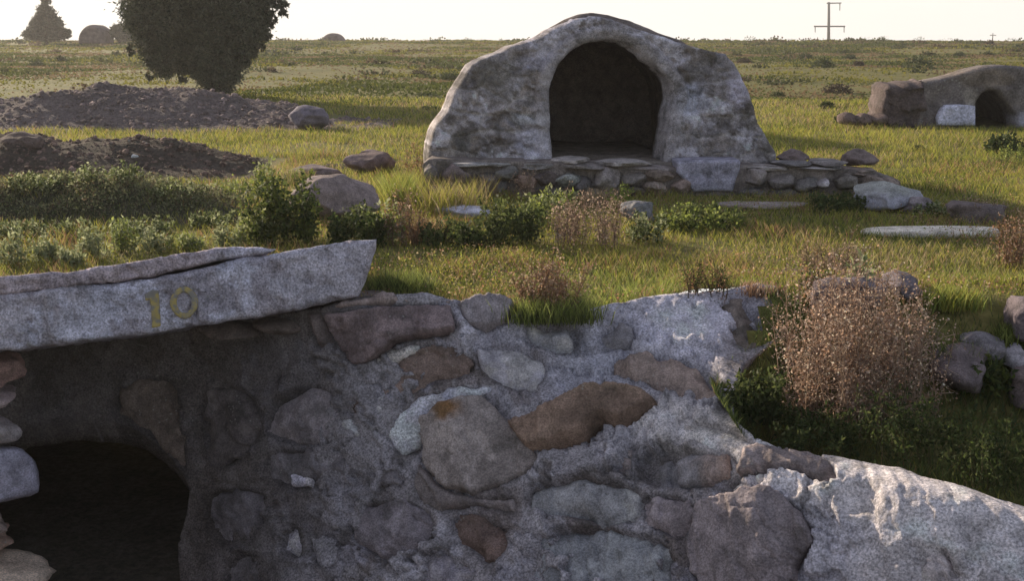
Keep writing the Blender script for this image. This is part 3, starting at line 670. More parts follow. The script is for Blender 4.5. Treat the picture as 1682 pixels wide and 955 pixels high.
c = blend(c, smooth(0.0, 0.07, n1) * 0.7, shade_col(66, 63, 62))
c = blend(c, smooth(0.05, 0.12, n3) * 0.75, shade_col(134, 134, 150))
c = blend(c, smooth(0.1, 0.2, n2) * 0.5, shade_col(84, 76, 68))
c = blend(c, (1 - joint) * rubm * 0.55, shade_col(128, 126, 130))
c = blend(c, ring * 0.55, shade_col(112, 110, 116)); c = c * (1 + 0.5 * (cid - 0.5) * rubm)[:, None] * (1 + 0.5 * fbm(v0 * 16, 4, 118, 0.7))[:, None]
def blob(cx, cy, rx, ry, soft=0.35): return smooth(1 + soft, 1 - soft, np.hypot((q[:, 0] - cx) / rx, (q[:, 1] - cy) / ry) + 0.35 * n2)
c = blend(c, blob(878, 236, 30, 28) * 0.9, shade_col(132, 134, 156)); c = blend(c, blob(870, 196, 32, 10) * 0.6, shade_col(134, 140, 164))
c = blend(c, blob(757, 232, 17, 17, 0.12) * 0.85, shade_col(74, 74, 76)); c = blend(c, blob(738, 248, 12, 22) * 0.5, shade_col(124, 118, 116))
c = blend(c, blob(1135, 165, 26, 26) * 0.85, shade_col(122, 128, 150)); c = blend(c, blob(1212, 150, 18, 30) * 0.75, shade_col(128, 126, 148))
c = blend(c, blob(1160, 110, 34, 20) * 0.4, shade_col(86, 84, 88)); c = blend(c, blob(820, 130, 40, 34) * 0.45, shade_col(78, 78, 76))
c = blend(c, ring * 0.5, shade_col(106, 104, 112)); c = blend(c, blob(880, 100, 30, 14) * 0.5, shade_col(124, 126, 150))
c = np.clip(c * 0.88, 0.02, 0.6)
bk = vf * 1.0; bk[:, 1] = TY + 0.42
bk = bk + np.array([-0.08, 0, 0])
arch = thing('arched_tomb', 'large weathered stone tomb in the middle with a tall dark round arched opening', 'tomb', (0.9, 12.4, 0))
Va, Fa, Ca = solid(vf, f, bk, 4, lambda r, t: r + np.stack([fbm(r * 6, 4, 131) * 0.03] * 3, 1), c)
pa = [make_mesh('facade', Va, Fa, M_TOMB, None, Ca)]
# vault body behind the facade
VAU = [(775,300),(775,230),(780,190),(792,150),(815,118),(846,90),(872,64),(900,47),(928,31),(950,23),(972,20),(1000,24),(1030,33),(1062,46),(1092,57),(1120,66),(1132,74),(1160,100),(1190,140),(1215,190),(1230,240),(1235,300)]
OP2 = [(900,299),(897,252),(896,216),(895,180),(896,150),(900,124),(912,100),(934,78),(962,62),(990,57),(1020,60),(1048,70),(1072,90),(1092,112),(1106,132),(1114,156),(1116,190),(1117,220),(1120,250),(1122,299)]
q2, f2_, d2 = grid_poly(VAU, [OP2], 5.0)
w0 = P(q2[:, 0], q2[:, 1], np.full(len(q2), TY + 0.30)); w0[:, 1] += 0.1 * (1 - np.clip(d2 / 10, 0, 1))
bk = w0 + np.array([-0.05, 2.4, 0]); bk[:, 2] = bk[:, 2] * 0.96
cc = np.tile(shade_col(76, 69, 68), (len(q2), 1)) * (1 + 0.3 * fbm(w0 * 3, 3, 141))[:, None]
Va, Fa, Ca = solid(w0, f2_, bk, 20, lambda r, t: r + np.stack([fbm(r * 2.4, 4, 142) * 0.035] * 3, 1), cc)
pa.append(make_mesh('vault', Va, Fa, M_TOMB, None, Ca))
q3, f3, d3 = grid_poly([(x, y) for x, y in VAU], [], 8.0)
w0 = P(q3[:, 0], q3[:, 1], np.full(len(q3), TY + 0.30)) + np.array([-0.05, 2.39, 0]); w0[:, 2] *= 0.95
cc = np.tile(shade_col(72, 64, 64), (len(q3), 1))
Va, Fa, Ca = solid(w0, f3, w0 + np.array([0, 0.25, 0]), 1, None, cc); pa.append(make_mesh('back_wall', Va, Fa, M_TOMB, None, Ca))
fl = P(np.array([890, 1130, 1130, 890]), np.array([262, 262, 262, 262]), np.array([12.2] * 4)); fl[2:, 1] = 14.9; fl[:, 0] -= [0, 0, 0.3, 0.3]
nf = 14; tt = np.linspace(0, 1, nf); gx, gy = np.meshgrid(tt, tt)
fv = np.stack([fl[0, 0] + (fl[1, 0] - fl[0, 0]) * gx - 0.3 * gy, 12.2 + 2.7 * gy, 0.30 + 0 * gx], -1).reshape(-1, 3); fv[:, 2] += fbm(fv * 2.5, 3, 143) * 0.03
ix = np.arange(nf * nf).reshape(nf, nf); ff3 = np.stack([ix[:-1, :-1], ix[:-1, 1:], ix[1:, 1:], ix[1:, :-1]], -1).reshape(-1, 4)
Va, Fa, Ca = solid(fv, ff3[:, ::-1], fv - np.array([0, 0, 0.2]), 1, None, np.tile([0.24, 0.2, 0.17], (len(fv), 1))); pa.append(make_mesh('earth_floor', Va, Fa, M_TOMB, None, Ca))
adopt(arch, pa)

# rubble footing in front of the arched tomb
foot = thing('rubble_footing', 'low rubble footing of round stones and flat slabs in front of the arched tomb', 'low wall', (0.9, 12.0, 0))
fpoly = [(690,330),(694,270),(705,262),(900,266),(1110,276),(1235,272),(1340,274),(1440,284),(1478,296),(1490,332)]
q, f, ds = grid_poly(fpoly, [], 5.0)
v0 = P(q[:, 0], q[:, 1], np.full(len(q), 11.95)); v0 += np.array([0, -1, 0]) * (fbm(v0 * 5, 4, 151) * 0.05)[:, None]
cc = np.tile(shade_col(84, 78, 78), (len(q), 1)) * (1 + 0.4 * fbm(v0 * 5, 4, 152))[:, None]
Va, Fa, Ca = solid(v0, f, v0 + np.array([0, 0.55, 0]), 4, lambda r, t: r + np.stack([fbm(r * 5, 3, 153) * 0.03] * 3, 1), cc)
core = make_mesh('rubble_core', Va, Fa, M_TOMB, None, Ca); adopt(foot, [core])
def frock(nm, x0, y0, x1, y1, c, s, dep=0.16, Y=11.95, **kw):
    k = Y / FPX; return rock(nm, P((x0 + x1) / 2, (y0 + y1) / 2, Y), ((x1 - x0) * k * 0.54, dep, (y1 - y0) * k * 0.54), M_TOMB, shade_col(*c), 0, s, 4, 0.24, 12, foot, **kw)
FR = [(716,268,782,306,(84,74,76)),(694,266,724,304,(80,76,78)),(782,280,828,310,(72,70,74)),(812,272,852,296,(80,80,80)),(790,296,838,318,(84,82,86)),(846,284,880,314,(112,92,86)),
      (868,278,918,308,(70,62,64)),(912,282,956,308,(100,104,106)),(968,276,1022,314,(104,98,102)),(944,290,974,318,(72,70,74)),(1018,282,1062,304,(84,80,80)),(1060,274,1108,298,(86,76,72)),
      (1058,296,1102,320,(112,100,96)),(1100,294,1134,322,(98,84,80)),(1020,304,1062,324,(80,74,74)),(886,304,930,326,(70,66,66)),(1222,276,1262,306,(96,90,92)),(1212,304,1262,328,(74,72,74)),
      (1262,284,1306,312,(84,80,82)),(1300,290,1344,316,(80,78,80)),(1340,292,1362,308,(128,124,134)),(1366,284,1412,310,(80,76,74)),(1408,284,1452,306,(94,84,80)),(1262,310,1310,330,(72,70,72)),
      (1310,312,1370,330,(70,68,66)),(1380,306,1440,326,(72,68,66)),(1440,292,1478,312,(84,74,70)),(700,300,740,322,(76,70,70)),(740,304,786,326,(72,68,68)),(840,308,884,328,(74,70,70)),(930,310,976,330,(70,68,70))]
for i, (a0, b0, a1, b1, c) in enumerate(FR): frock('stone', a0, b0, a1, b1, c, 400 + i)
SL = [(740,262,842,272,(98,98,102)),(838,264,912,276,(92,90,92)),(908,258,972,267,(110,106,108)),(920,266,1000,276,(88,84,86)),(974,262,1064,272,(112,108,110)),(1000,270,1100,282,(96,90,92)),
      (1222,270,1302,280,(104,100,102)),(1296,272,1386,280,(120,118,124)),(1330,262,1388,270,(86,82,84)),(1262,264,1330,271,(80,78,82)),(1384,276,1440,286,(96,86,82))]
for i, (a0, b0, a1, b1, c) in enumerate(SL): frock('flat_slab', a0, b0, a1, b1, c, 440 + i, 0.3, 12.1, flat=0.5)
q, f, ds = grid_poly([(1111,266),(1150,264),(1217,264),(1216,280),(1208,300),(1204,315),(1140,316),(1124,296),(1112,284)], [], 2.5); v0 = P(q[:, 0], q[:, 1], np.full(len(q), 11.88))
v0[:, 1] += ((1 - np.clip(ds / 4, 0, 1)) ** 2) * 0.03 - fbm(v0 * 9, 4, 171) * 0.03 - fbm(v0 * 3, 3, 172) * 0.05
bc = np.tile(shade_col(102, 102, 122), (len(q), 1)); bm_ = smooth(0, 0.12, fbm(v0 * 5, 6, 173, 0.65))[:, None] * 0.7; bc = bc * (1 - bm_) + shade_col(92, 96, 112) * bm_
Va, Fa, Ca = solid(v0, f, v0 + np.array([0, 0.4, 0.0]), 3, None, np.clip(bc, .02, .7)); blk = make_mesh('plaster_block', Va, Fa, M_TOMB, None, Ca); adopt(foot, [blk]); blk['label'] = 'pale bluish plastered block in the footing'

# ------------------------------------------------------------------ far right vaulted tomb
RY = 21.6
ft = thing('vaulted_tomb', 'low half buried vaulted tomb on the right with a pale patch beside its dark doorway', 'tomb', P(1640, 207, RY))
FR2 = [(1504,215),(1506,185),(1512,144),(1522,134),(1545,130),(1570,124),(1600,114),(1625,108),(1650,107),(1680,109),(1712,116),(1750,128),(1790,146),(1815,175),(1822,215)]
OPR = [(1603,216),(1604,190),(1606,168),(1614,154),(1624,149),(1636,149),(1646,160),(1658,176),(1668,192),(1670,216)]
q, f, ds = grid_poly(FR2, [OPR], 2.5)
v0 = P(q[:, 0], q[:, 1], np.full(len(q), RY)); hh = fbm(v0 * 2, 4, 161) * 0.08 + fbm(v0 * 8, 3, 162) * 0.02
v0 = v0 + np.array([0, -1, 0]) * hh[:, None] + np.array([0, 1, 0]) * (((1 - np.clip(ds / 5, 0, 1)) ** 2) * 0.08)[:, None]
n2 = fbm(v0 * 5, 4, 163)
c = np.tile(shade_col(72, 68, 70), (len(q), 1)) * (1 + 0.3 * fbm(v0 * 3, 4, 164))[:, None]
c = blend(c, blob(1700, 195, 40, 14) * 0.7, shade_col(110, 112, 132)); c = blend(c, blob(1620, 128, 60, 14) * 0.4, shade_col(88, 78, 66))
c = blend(c, blob(1595, 160, 10, 16) * 0.6, shade_col(106, 102, 96))
Va, Fa, Ca = solid(v0, f, v0 + np.array([0, 0.5, 0]), 3, lambda r, t: r + np.stack([fbm(r * 3, 3, 165) * 0.04] * 3, 1), np.clip(c, .02, .6))
pr_ = [make_mesh('facade', Va, Fa, M_FAR, None, Ca)]
OPR2 = [(x + (-5 if x < 1635 else 5), y - 3 if y < 200 else y) for x, y in OPR]
q, f, ds = grid_poly([(x + (4 if x < 1640 else -4), y + 1) for x, y in FR2], [OPR2], 5.0)
v0 = P(q[:, 0], q[:, 1], np.full(len(q), RY + 0.4)); bk = v0 + np.array([0.25, 2.6, 0]); bk[:, 2] = bk[:, 2] * 0.8
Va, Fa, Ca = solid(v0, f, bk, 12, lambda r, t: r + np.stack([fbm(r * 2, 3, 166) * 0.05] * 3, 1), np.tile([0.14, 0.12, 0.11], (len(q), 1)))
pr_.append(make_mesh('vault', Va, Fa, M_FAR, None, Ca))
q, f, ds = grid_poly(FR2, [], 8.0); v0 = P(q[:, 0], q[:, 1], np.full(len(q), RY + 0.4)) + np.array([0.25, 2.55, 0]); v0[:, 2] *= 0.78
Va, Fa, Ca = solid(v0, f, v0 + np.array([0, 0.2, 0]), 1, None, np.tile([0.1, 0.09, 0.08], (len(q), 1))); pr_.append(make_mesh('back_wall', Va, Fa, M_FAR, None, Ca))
pp = [(1543,206),(1541,194),(1548,180),(1556,173),(1580,172),(1603,174),(1603,206)]
q, f, ds = grid_poly(pp, [], 2.5); v0 = P(q[:, 0], q[:, 1], np.full(len(q), RY - 0.16)); v0 += np.array([0, 1, 0]) * ((1 - np.clip(ds / 6, 0, 1)) * 0.03)[:, None] + np.array([0, -1, 0]) * (fbm(v0 * 6, 3, 3) * 0.02)[:, None]
Va, Fa, Ca = solid(v0, f, v0 + np.array([0, 0.3, 0]), 1, None, np.tile(shade_col(128, 132, 166), (len(q), 1)))
pb = make_mesh('plaster_panel', Va, Fa, M_FAR, None, Ca); pb['label'] = 'pale bluish plaster panel left of the doorway'; pr_.append(pb)
adopt(ft, pr_)
k = RY / FPX
q, f, ds = grid_poly([(1448,214),(1449,190),(1446,176),(1452,160),(1454,146),(1462,138),(1480,140),(1494,136),(1512,138),(1520,134),(1526,160),(1530,214)], [], 2.0); v0 = P(q[:, 0], q[:, 1], np.full(len(q), RY - 0.05))
v0[:, 1] += ((1 - np.clip(ds / 6, 0, 1)) ** 2) * 0.25 - fbm(v0 * 2.5, 5, 181, 0.65) * 0.12 - facets(v0[:, [0, 2]] * 3.5, 39) * 0.12; v0[:, 2] += fbm(v0 * 4, 3, 182) * 0.04
bc = np.tile(shade_col(58, 50, 52), (len(q), 1)) * (1 + 0.5 * fbm(v0 * 4, 5, 183))[:, None]
Va, Fa, Ca = solid(v0, f, v0 + np.array([0.1, 0.9, 0.0]), 4, lambda r, t: r + np.stack([fbm(r * 3, 3, 184) * 0.05] * 3, 1), np.clip(bc, .02, .7)); o = make_mesh('ruined_wall', Va, Fa, M_FAR, None, Ca); recenter(o, P(1486, 207, RY + 0.3))
tag(o, 'brown crumbling wall end joined to the left of the vaulted tomb on the right', 'ruin')
RR = [(1392,196,18,12),(1416,196,18,13),(1440,197,20,12),(1458,200,12,9)]
LB = ['brown stone at the left end of the row leading to the vaulted tomb', 'second stone from the left in the row leading to the vaulted tomb', 'third stone from the left in the row leading to the vaulted tomb', 'small stone touching the brown crumbling wall end of the vaulted tomb']
for i, (x, y, a, b) in enumerate(RR):
    o = rock('rubble_stone', P(x, y, RY), (a * k, 0.25, b * k), M_FAR, shade_col(72, 60, 58), 0, 510 + i, 3, 0.2, 6); tag(o, LB[i], 'stone', 'stones beside the vaulted tomb')

# ------------------------------------------------------------------ loose boulders and flat stones on the land
def gz(x, y):
    z = float(tz(x, y))
    for h, (xa, xb, ya, yb) in zip((h1, h2, h3), MOUNDS):
        if xa < x < xb and ya < y < yb: z = max(z, float(h(np.array([x]), np.array([y]))[0]))
    return z

def boulder(name, px, py, wpx, hpx, dep, c, label, cat, seed, Y=None, **kw):
    """stone whose base centre shows at (px, py); wpx, hpx its width and height in the photo"""
    b = G(px, py) if Y is None else P(px, py, Y); k = b[1] / FPX
    o = rock(name, (b[0], b[1], b[2] + hpx * k * 0.42), (wpx * k * 0.54, dep, hpx * k * 0.60), kw.pop('mat', M_ROCK), shade_col(*c), kw.pop('rot', 0), seed, kw.pop('sub', 4), kw.pop('amp', 0.3), kw.pop('cuts', 14), **kw)
    return tag(o, label, cat, kw.get('group'))
boulder('boulder', 552, 362, 155, 72, 0.34, (92, 82, 84), 'big brown boulder behind the right end of the numbered slab', 'boulder', 601)
boulder('boulder', 606, 282, 92, 34, 0.28, (80, 68, 70), 'dark brown boulder in the grass just left of the arched tomb', 'boulder', 602)
boulder('boulder', 612, 262, 56, 18, 0.2, (78, 66, 70), 'small dark stone behind the brown boulder left of the arched tomb', 'boulder', 603)
boulder('boulder', 514, 212, 72, 38, 0.5, (74, 70, 84), 'dark grey boulder at the right end of the gravel mound', 'boulder', 604)
boulder('flat_stone', 520, 290, 90, 20, 0.25, (82, 72, 76), 'flat brown stone on the grass left of the big brown boulder', 'stone', 605, flat=0.3)
boulder('flat_stone', 757, 358, 92, 22, 0.2, (120, 122, 140), 'pale flat stone lying among dry grass below the arched tomb', 'stone', 606, flat=0.2)
boulder('boulder', 1452, 344, 118, 48, 0.3, (104, 106, 122), 'pale grey boulder in the grass at the right below the footing', 'boulder', 607, top=(0.36, 0.35, 0.33))
boulder('boulder', 1508, 348, 64, 26, 0.2, (86, 80, 86), 'low grey stone leaning on the right side of the pale grey boulder', 'boulder', 608)
boulder('boulder', 1604, 366, 108, 40, 0.24, (72, 64, 66), 'low dark stone behind the long flat slab at the right', 'boulder', 609)
boulder('flat_slab', 1540, 386, 236, 13, 0.20, (150, 138, 132), 'long thin pale slab lying flat in the grass at the right', 'slab', 610, flat=0.6, amp=0.06, cuts=3)
boulder('boulder', 1385, 510, 160, 72, 0.26, (74, 68, 76), 'grey boulder at the end of the wall behind the big dry bush', 'boulder', 611)
boulder('boulder', 1474, 484, 64, 36, 0.2, (72, 66, 74), 'grey boulder to the right of the wall end stone behind the dry bush', 'boulder', 612)
boulder('boulder', 1580, 640, 100, 78, 0.2, (76, 68, 72), 'rounded brown stone in the weeds just right of the dry bush', 'boulder', 613)
boulder('boulder', 1690, 552, 100, 70, 0.25, (70, 64, 72), 'grey stone cut by the right edge of the photo above the other stones', 'boulder', 614)
boulder('boulder', 1612, 590, 90, 46, 0.2, (82, 80, 88), 'pale grey stone above the rounded brown stone at the right', 'boulder', 615)
boulder('boulder', 1660, 606, 54, 44, 0.15, (112, 110, 120), 'small pale stone near the right edge between two grey ones', 'boulder', 616)
boulder('boulder', 1690, 660, 104, 62, 0.22, (76, 66, 68), 'reddish stone cut by the right edge in the shaded weeds', 'boulder', 617)
boulder('boulder', 40, 246, 78, 34, 0.3, (66, 56, 54), 'dark clod of earth on top of the dirt mound at the left edge', 'boulder', 618, Y=14.3)
boulder('boulder', 1330, 262, 0.1, 0.1, 0.001, (60, 60, 60), 'x', 'x', 619) if False else None
boulder('boulder', 1300, 268, 54, 22, 0.25, (76, 66, 68), 'dark stone lying on the footing just right of the arched tomb', 'boulder', 620, Y=12.4)
boulder('boulder', 1410, 272, 60, 26, 0.25, (78, 68, 68), 'dark rounded stone on the right end of the footing', 'boulder', 621, Y=12.4)
boulder('boulder', 1047, 366, 62, 44, 0.16, (78, 80, 86), 'grey stone among weeds in front of the footing, right of the dry clump', 'boulder', 622)
boulder('flat_stone', 1250, 342, 150, 12, 0.18, (96, 88, 88), 'thin flat stone in the green weeds below the plaster block', 'stone', 623, flat=0.4)
boulder('small_stone', 222, 262, 14, 9, 0.05, (170, 164, 160), 'small whitish stone on the dirt mound, the right one of two', 'stone', 624, Y=13.9)
boulder('small_stone', 110, 272, 16, 6, 0.05, (150, 146, 140), 'small whitish stone on the dirt mound, the left one of two', 'stone', 625, Y=13.8)

# gravel lumps over the two mounds: uncountable
def lumps(name, hf, x0, x1, y0, y1, n, smin, smax, col, mat, seed):
    import bmesh
    bm = bmesh.new(); bmesh.ops.create_icosphere(bm, subdivisions=1, radius=1.0)
    B = np.array([v.co[:] for v in bm.verts]); BF = np.array([[v.index for v in f.verts] for f in bm.faces]); bm.free()
    r = np.random.default_rng(seed); x = r.uniform(x0, x1, n); y = r.uniform(y0, y1, n); z = hf(x, y)
    k = z > tz(x, y) + 0.04; x, y, z = x[k], y[k], z[k]; n = len(x)
    s = smin + (smax - smin) * r.uniform(0, 1, n) ** 5
    Vv = B[None] * (s[:, None, None] * r.uniform(0.6, 1.3, (n, 1, 3))) + r.normal(size=(n, len(B), 3)) * (s * 0.16)[:, None, None]
    a = r.uniform(0, 6.28, n); c, s_ = np.cos(a)[:, None], np.sin(a)[:, None]
    Vv = np.stack([Vv[..., 0] * c - Vv[..., 1] * s_ + x[:, None], Vv[..., 0] * s_ + Vv[..., 1] * c + y[:, None], Vv[..., 2] * 0.8 + z[:, None]], -1)
    Fv = (BF[None] + (np.arange(n) * len(B))[:, None, None]).reshape(-1, 3)
    cc = np.array(col) * r.uniform(0.6, 1.5, (n, 1)); cc = np.repeat(cc, len(B), 0)
    o = make_mesh(name, Vv.reshape(-1, 3), Fv, mat, None, np.clip(cc, 0.01, 0.7), False)
    return tag(o, None, None, kind='stuff')
o = lumps('gravel', h1, -12, -2.5, 20.6, 24.5, 7000, 0.008, 0.065, (0.22, 0.165, 0.155), M_FAR, 5); o['label'] = 'grey gravel and lumps covering the far mound'
o = lumps('dirt_clods', h2, -8, -2.2, 13.0, 15.6, 4500, 0.008, 0.045, (0.17, 0.115, 0.095), M_FAR, 6); o['label'] = 'dark clods covering the middle dirt mound'

# ------------------------------------------------------------------ plants
class Leaves:                                # collects blades, leaves and stems of one mesh
    def __init__(s): s.V = []; s.F3 = []; s.F4 = []; s.C = []; s.n = 0
    def add(s, V, F, C):
        (s.F3 if F.shape[1] == 3 else s.F4).append(F + s.n); s.V.append(V); s.C.append(C); s.n += len(V)
    def diamonds(s, c, d, wd, ln, col):
        n = len(c); r = rng.normal(size=(n, 3)); sd = np.cross(d, r); sd /= np.linalg.norm(sd, axis=1)[:, None] + 1e-9
        wd = np.broadcast_to(wd, n)[:, None]; ln = np.broadcast_to(ln, n)[:, None]
        up = np.cross(sd, d) * ln * 0.12
        V = np.stack([c, c + d * ln * 0.45 + sd * wd / 2 + up, c + d * ln, c + d * ln * 0.45 - sd * wd / 2 + up], 1).reshape(-1, 3)
        s.add(V, np.arange(4 * n).reshape(n, 4), np.repeat(col, 4, 0))
    def blades(s, c, h, wd, lean, col, tip=None):
        n = len(c); a = rng.uniform(0, 2 * np.pi, n); sd = np.stack([np.cos(a), np.sin(a), a * 0], 1) * np.broadcast_to(wd, n)[:, None] / 2
        b = rng.uniform(0, 2 * np.pi, n); L = np.stack([np.cos(b), np.sin(b), b * 0], 1) * (np.broadcast_to(lean, n) * h)[:, None]
        up = np.stack([a * 0, a * 0, h], 1)
        V = np.stack([c - sd, c + sd, c + up * 0.55 + L * 0.35 + sd * 0.7, c + up * 0.55 + L * 0.35 - sd * 0.7, c + up + L], 1)
        tip = col if tip is None else tip; C = np.stack([col * 0.8, col * 0.8, col, col, tip], 1)
        i = np.arange(n)[:, None] * 5
        s.add(V.reshape(-1, 3), i + np.array([[0, 1, 2, 3]]), C.reshape(-1, 3)); s.F3.append(i + np.array([[3, 2, 4]]) + s.n - 5 * n)
    def ribbons(s, a, b, wa, wb, col):        # crossed pair so it has width from every side
        d = b - a; d /= np.linalg.norm(d, axis=1)[:, None] + 1e-9; r = rng.normal(size=a.shape); s1 = np.cross(d, r); s1 /= np.linalg.norm(s1, axis=1)[:, None] + 1e-9; s2 = np.cross(d, s1)
        n = len(a); wa = np.broadcast_to(wa, n)[:, None] / 2; wb = np.broadcast_to(wb, n)[:, None] / 2
        A = [a + s1 * wa, a - s1 * wa * 0.5 + s2 * wa * 0.87, a - s1 * wa * 0.5 - s2 * wa * 0.87]; Bb = [b + s1 * wb, b - s1 * wb * 0.5 + s2 * wb * 0.87, b - s1 * wb * 0.5 - s2 * wb * 0.87]
        V = np.stack(A + Bb, 1).reshape(-1, 3); i = np.arange(n)[:, None] * 6
        F = np.concatenate([i + np.array([[0, 1, 4, 3]]), i + np.array([[1, 2, 5, 4]]), i + np.array([[2, 0, 3, 5]])]); s.add(V, F, np.repeat(col, 6, 0))
    def build(s, name, mat, parent=None, at=None):
        V = np.concatenate(s.V); F = [np.concatenate(x) for x in (s.F4, s.F3) if x]
        if at is not None: V = V - np.asarray(at)
        o = make_mesh(name, V, F, mat, None, np.clip(np.concatenate(s.C), 0.005, 0.8), False)
        if parent is not None: o.parent = parent
        elif at is not None: o.location = [float(v) for v in at]
        return o

def rcol(cols, n, var=0.2):
    cols = np.array(cols, float); c = cols[rng.integers(0, len(cols), n)]; return c * rng.uniform(1 - var, 1 + var, (n, 1))
def unit(v): return v / (np.linalg.norm(v, axis=1)[:, None] + 1e-9)

GREEN = [(0.11, 0.135, 0.03), (0.14, 0.155, 0.035), (0.08, 0.11, 0.028)]
YELLOW = [(0.33, 0.325, 0.06), (0.27, 0.285, 0.045), (0.39, 0.34, 0.085)]
STRAW = [(0.38, 0.28, 0.15), (0.31, 0.23, 0.12), (0.44, 0.35, 0.21)]
RUST = [(0.34, 0.18, 0.10), (0.27, 0.15, 0.09), (0.40, 0.24, 0.14)]
SAGE = [(0.30, 0.32, 0.17), (0.23, 0.26, 0.12), (0.38, 0.39, 0.23)]
DARKG = [(0.055, 0.075, 0.024), (0.075, 0.098, 0.030), (0.042, 0.060, 0.022), (0.10, 0.115, 0.04)]
PINK = [(0.42, 0.29, 0.22), (0.33, 0.22, 0.17), (0.52, 0.39, 0.29)]
LIME = [(0.27, 0.31, 0.075), (0.33, 0.36, 0.10), (0.21, 0.25, 0.06)]

# grass over the whole field
FOOTPRINTS = [(-0.7, 2.75, 11.85, 15.0), (6.9, 11.5, 21.4, 24.6)]
def grass_ok(x, y):
    k = ~inside(cut_poly(), x, y)
    for a, b, c, d in FOOTPRINTS: k &= ~((x > a) & (x < b) & (y > c) & (y < d))
    for a, b, c, d in MOUNDS[:2]: k &= ~((x > a - 0.2) & (x < b - 0.4) & (y > c + 0.1) & (y < d))
    return k
def field(n, d0, d1, pw, seed):
    r = np.random.default_rng(seed); u = r.uniform(0, 1, n); e = 2 - pw
    d = (d0 ** e + u * (d1 ** e - d0 ** e)) ** (1 / e) if abs(e) > 1e-6 else d0 * (d1 / d0) ** u
    a = r.uniform(-0.56, 0.56, n); x = d * np.sin(a); y = d * np.cos(a); k = grass_ok(x, y); return x[k], y[k]
L = Leaves()
x, y = field(460000, 4.2, 32, 1.75, 11)
q = np.stack([x, y, x * 0], 1); pA = fbm(q * 0.9, 4, 201); pB = fbm(q * 2.7, 4, 202); pC = fbm(q * 0.45 + 4, 3, 203)
dens = smooth(-0.55, 0.1, pA + 0.5 * pB); inb = (h3(x, y) > tz(x, y) + 0.05) & (x < MOUNDS[2][1]); keep = (rng.uniform(0, 1, len(x)) < 0.35 + 0.65 * dens) & ~(inb & (rng.uniform(0, 1, len(x)) < 0.45)); x, y, pA, pB, pC, q = [v[keep] for v in (x, y, pA, pB, pC, q)]
n = len(x); z = tz(x, y); hb = h3(x, y); z = np.where((hb > z) & (x < MOUNDS[2][1]) & (y > MOUNDS[2][2] - .1) & (y < MOUNDS[2][3]), hb, z)
bank = hb > tz(x, y) + 0.03
dd = np.hypot(x, y); h = (0.035 + 0.045 * rng.uniform(0, 1, n) ** 2) * (1 + 0.7 * smooth(0.0, 0.4, pB)) * (0.85 + dd / 60)
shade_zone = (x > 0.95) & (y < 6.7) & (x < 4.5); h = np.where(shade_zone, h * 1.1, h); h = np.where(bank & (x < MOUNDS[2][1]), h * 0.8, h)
g1, g2, g3, g4 = rcol(GREEN, n), rcol(YELLOW, n), rcol(STRAW, n), rcol(RUST, n); g5 = rcol(LIME, n); g6 = rcol(DARKG, n, 0.3)
near_edge = smooth(8.6, 7.0, y) * (1 - smooth(3.0, 3.6, x)) * (x > 0.3 * 0) 
t = rng.uniform(0, 1, n); c = g2.copy()
wg = np.clip(0.26 + 0.6 * pA + 0.22 * near_edge, 0.05, 0.9); c = np.where((t < wg)[:, None], g1, c)
t = rng.uniform(0, 1, n); c = np.where((t < np.clip(0.12 + 0.6 * pC, 0, 0.45))[:, None], g3, c)
t = rng.uniform(0, 1, n); c = np.where((t < np.clip(0.05 + 0.7 * (pB - 0.0) * (dd < 16), 0.02, 0.4))[:, None], g4, c)
t = rng.uniform(0, 1, n); c = np.where((t < near_edge * 0.75 * smooth(-0.2, 0.3, pA))[:, None], g5, c)
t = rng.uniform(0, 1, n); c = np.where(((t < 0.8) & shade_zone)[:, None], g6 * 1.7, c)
t = rng.uniform(0, 1, n); sg = rcol(SAGE, n); c = np.where(((t < 0.4) & bank & (x < MOUNDS[2][1]))[:, None], sg * 0.6, c)
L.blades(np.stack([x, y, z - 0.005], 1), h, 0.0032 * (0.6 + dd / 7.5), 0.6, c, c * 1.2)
r_ = np.random.default_rng(5); xx_ = r_.uniform(-0.45, 0.5, 90000); yy_ = r_.uniform(6.6, 15, 90000) ; xx_ = xx_ * yy_
kk = grass_ok(xx_, yy_) & (xx_ > -1.3 * (yy_ < 9)  - 20 * (yy_ >= 9)); pf = fbm(np.stack([xx_, yy_, xx_ * 0], 1) * 1.1, 4, 209); kk &= r_.uniform(0, 1, 90000) < smooth(-0.25, 0.35, pf) * (9.5 / yy_) ** 1.2; xx_, yy_ = xx_[kk], yy_[kk]; m_ = len(xx_)
L.diamonds(np.stack([xx_, yy_, tz(xx_, yy_) + r_.uniform(0.02, 0.09, m_)], 1), unit(rng.normal(size=(m_, 3))), 0.010 * r_.uniform(.5, 1.5, m_), 0.016 * r_.uniform(.5, 1.5, m_), rcol(STRAW + RUST + LIME[:1] + YELLOW + PINK[:1], m_, 0.3))
gr = L.build('grass', M_GRASS); tag(gr, 'short yellow green grass covering the field', None, kind='stuff')
L = Leaves()
x, y = field(230000, 29, 150, 1.1, 12); q = np.stack([x, y, x * 0], 1); pA = fbm(q * np.array([0.10, 0.13, 1]), 4, 205); pB = fbm(q * 0.35, 3, 206)
k = rng.uniform(0, 1, len(x)) < smooth(-0.3, 0.2, pA + 0.4 * pB) * 0.9 + 0.1; x, y, pA, pB = [v[k] for v in (x, y, pA, pB)]; n = len(x)
g1, g2, g3 = rcol([(0.065, 0.08, 0.022), (0.08, 0.092, 0.024)], n, 0.1), rcol([(0.18, 0.165, 0.035), (0.155, 0.15, 0.03)], n, 0.1), rcol([(0.15, 0.105, 0.06), (0.19, 0.13, 0.075)], n, 0.1); t = rng.uniform(0, 1, n)
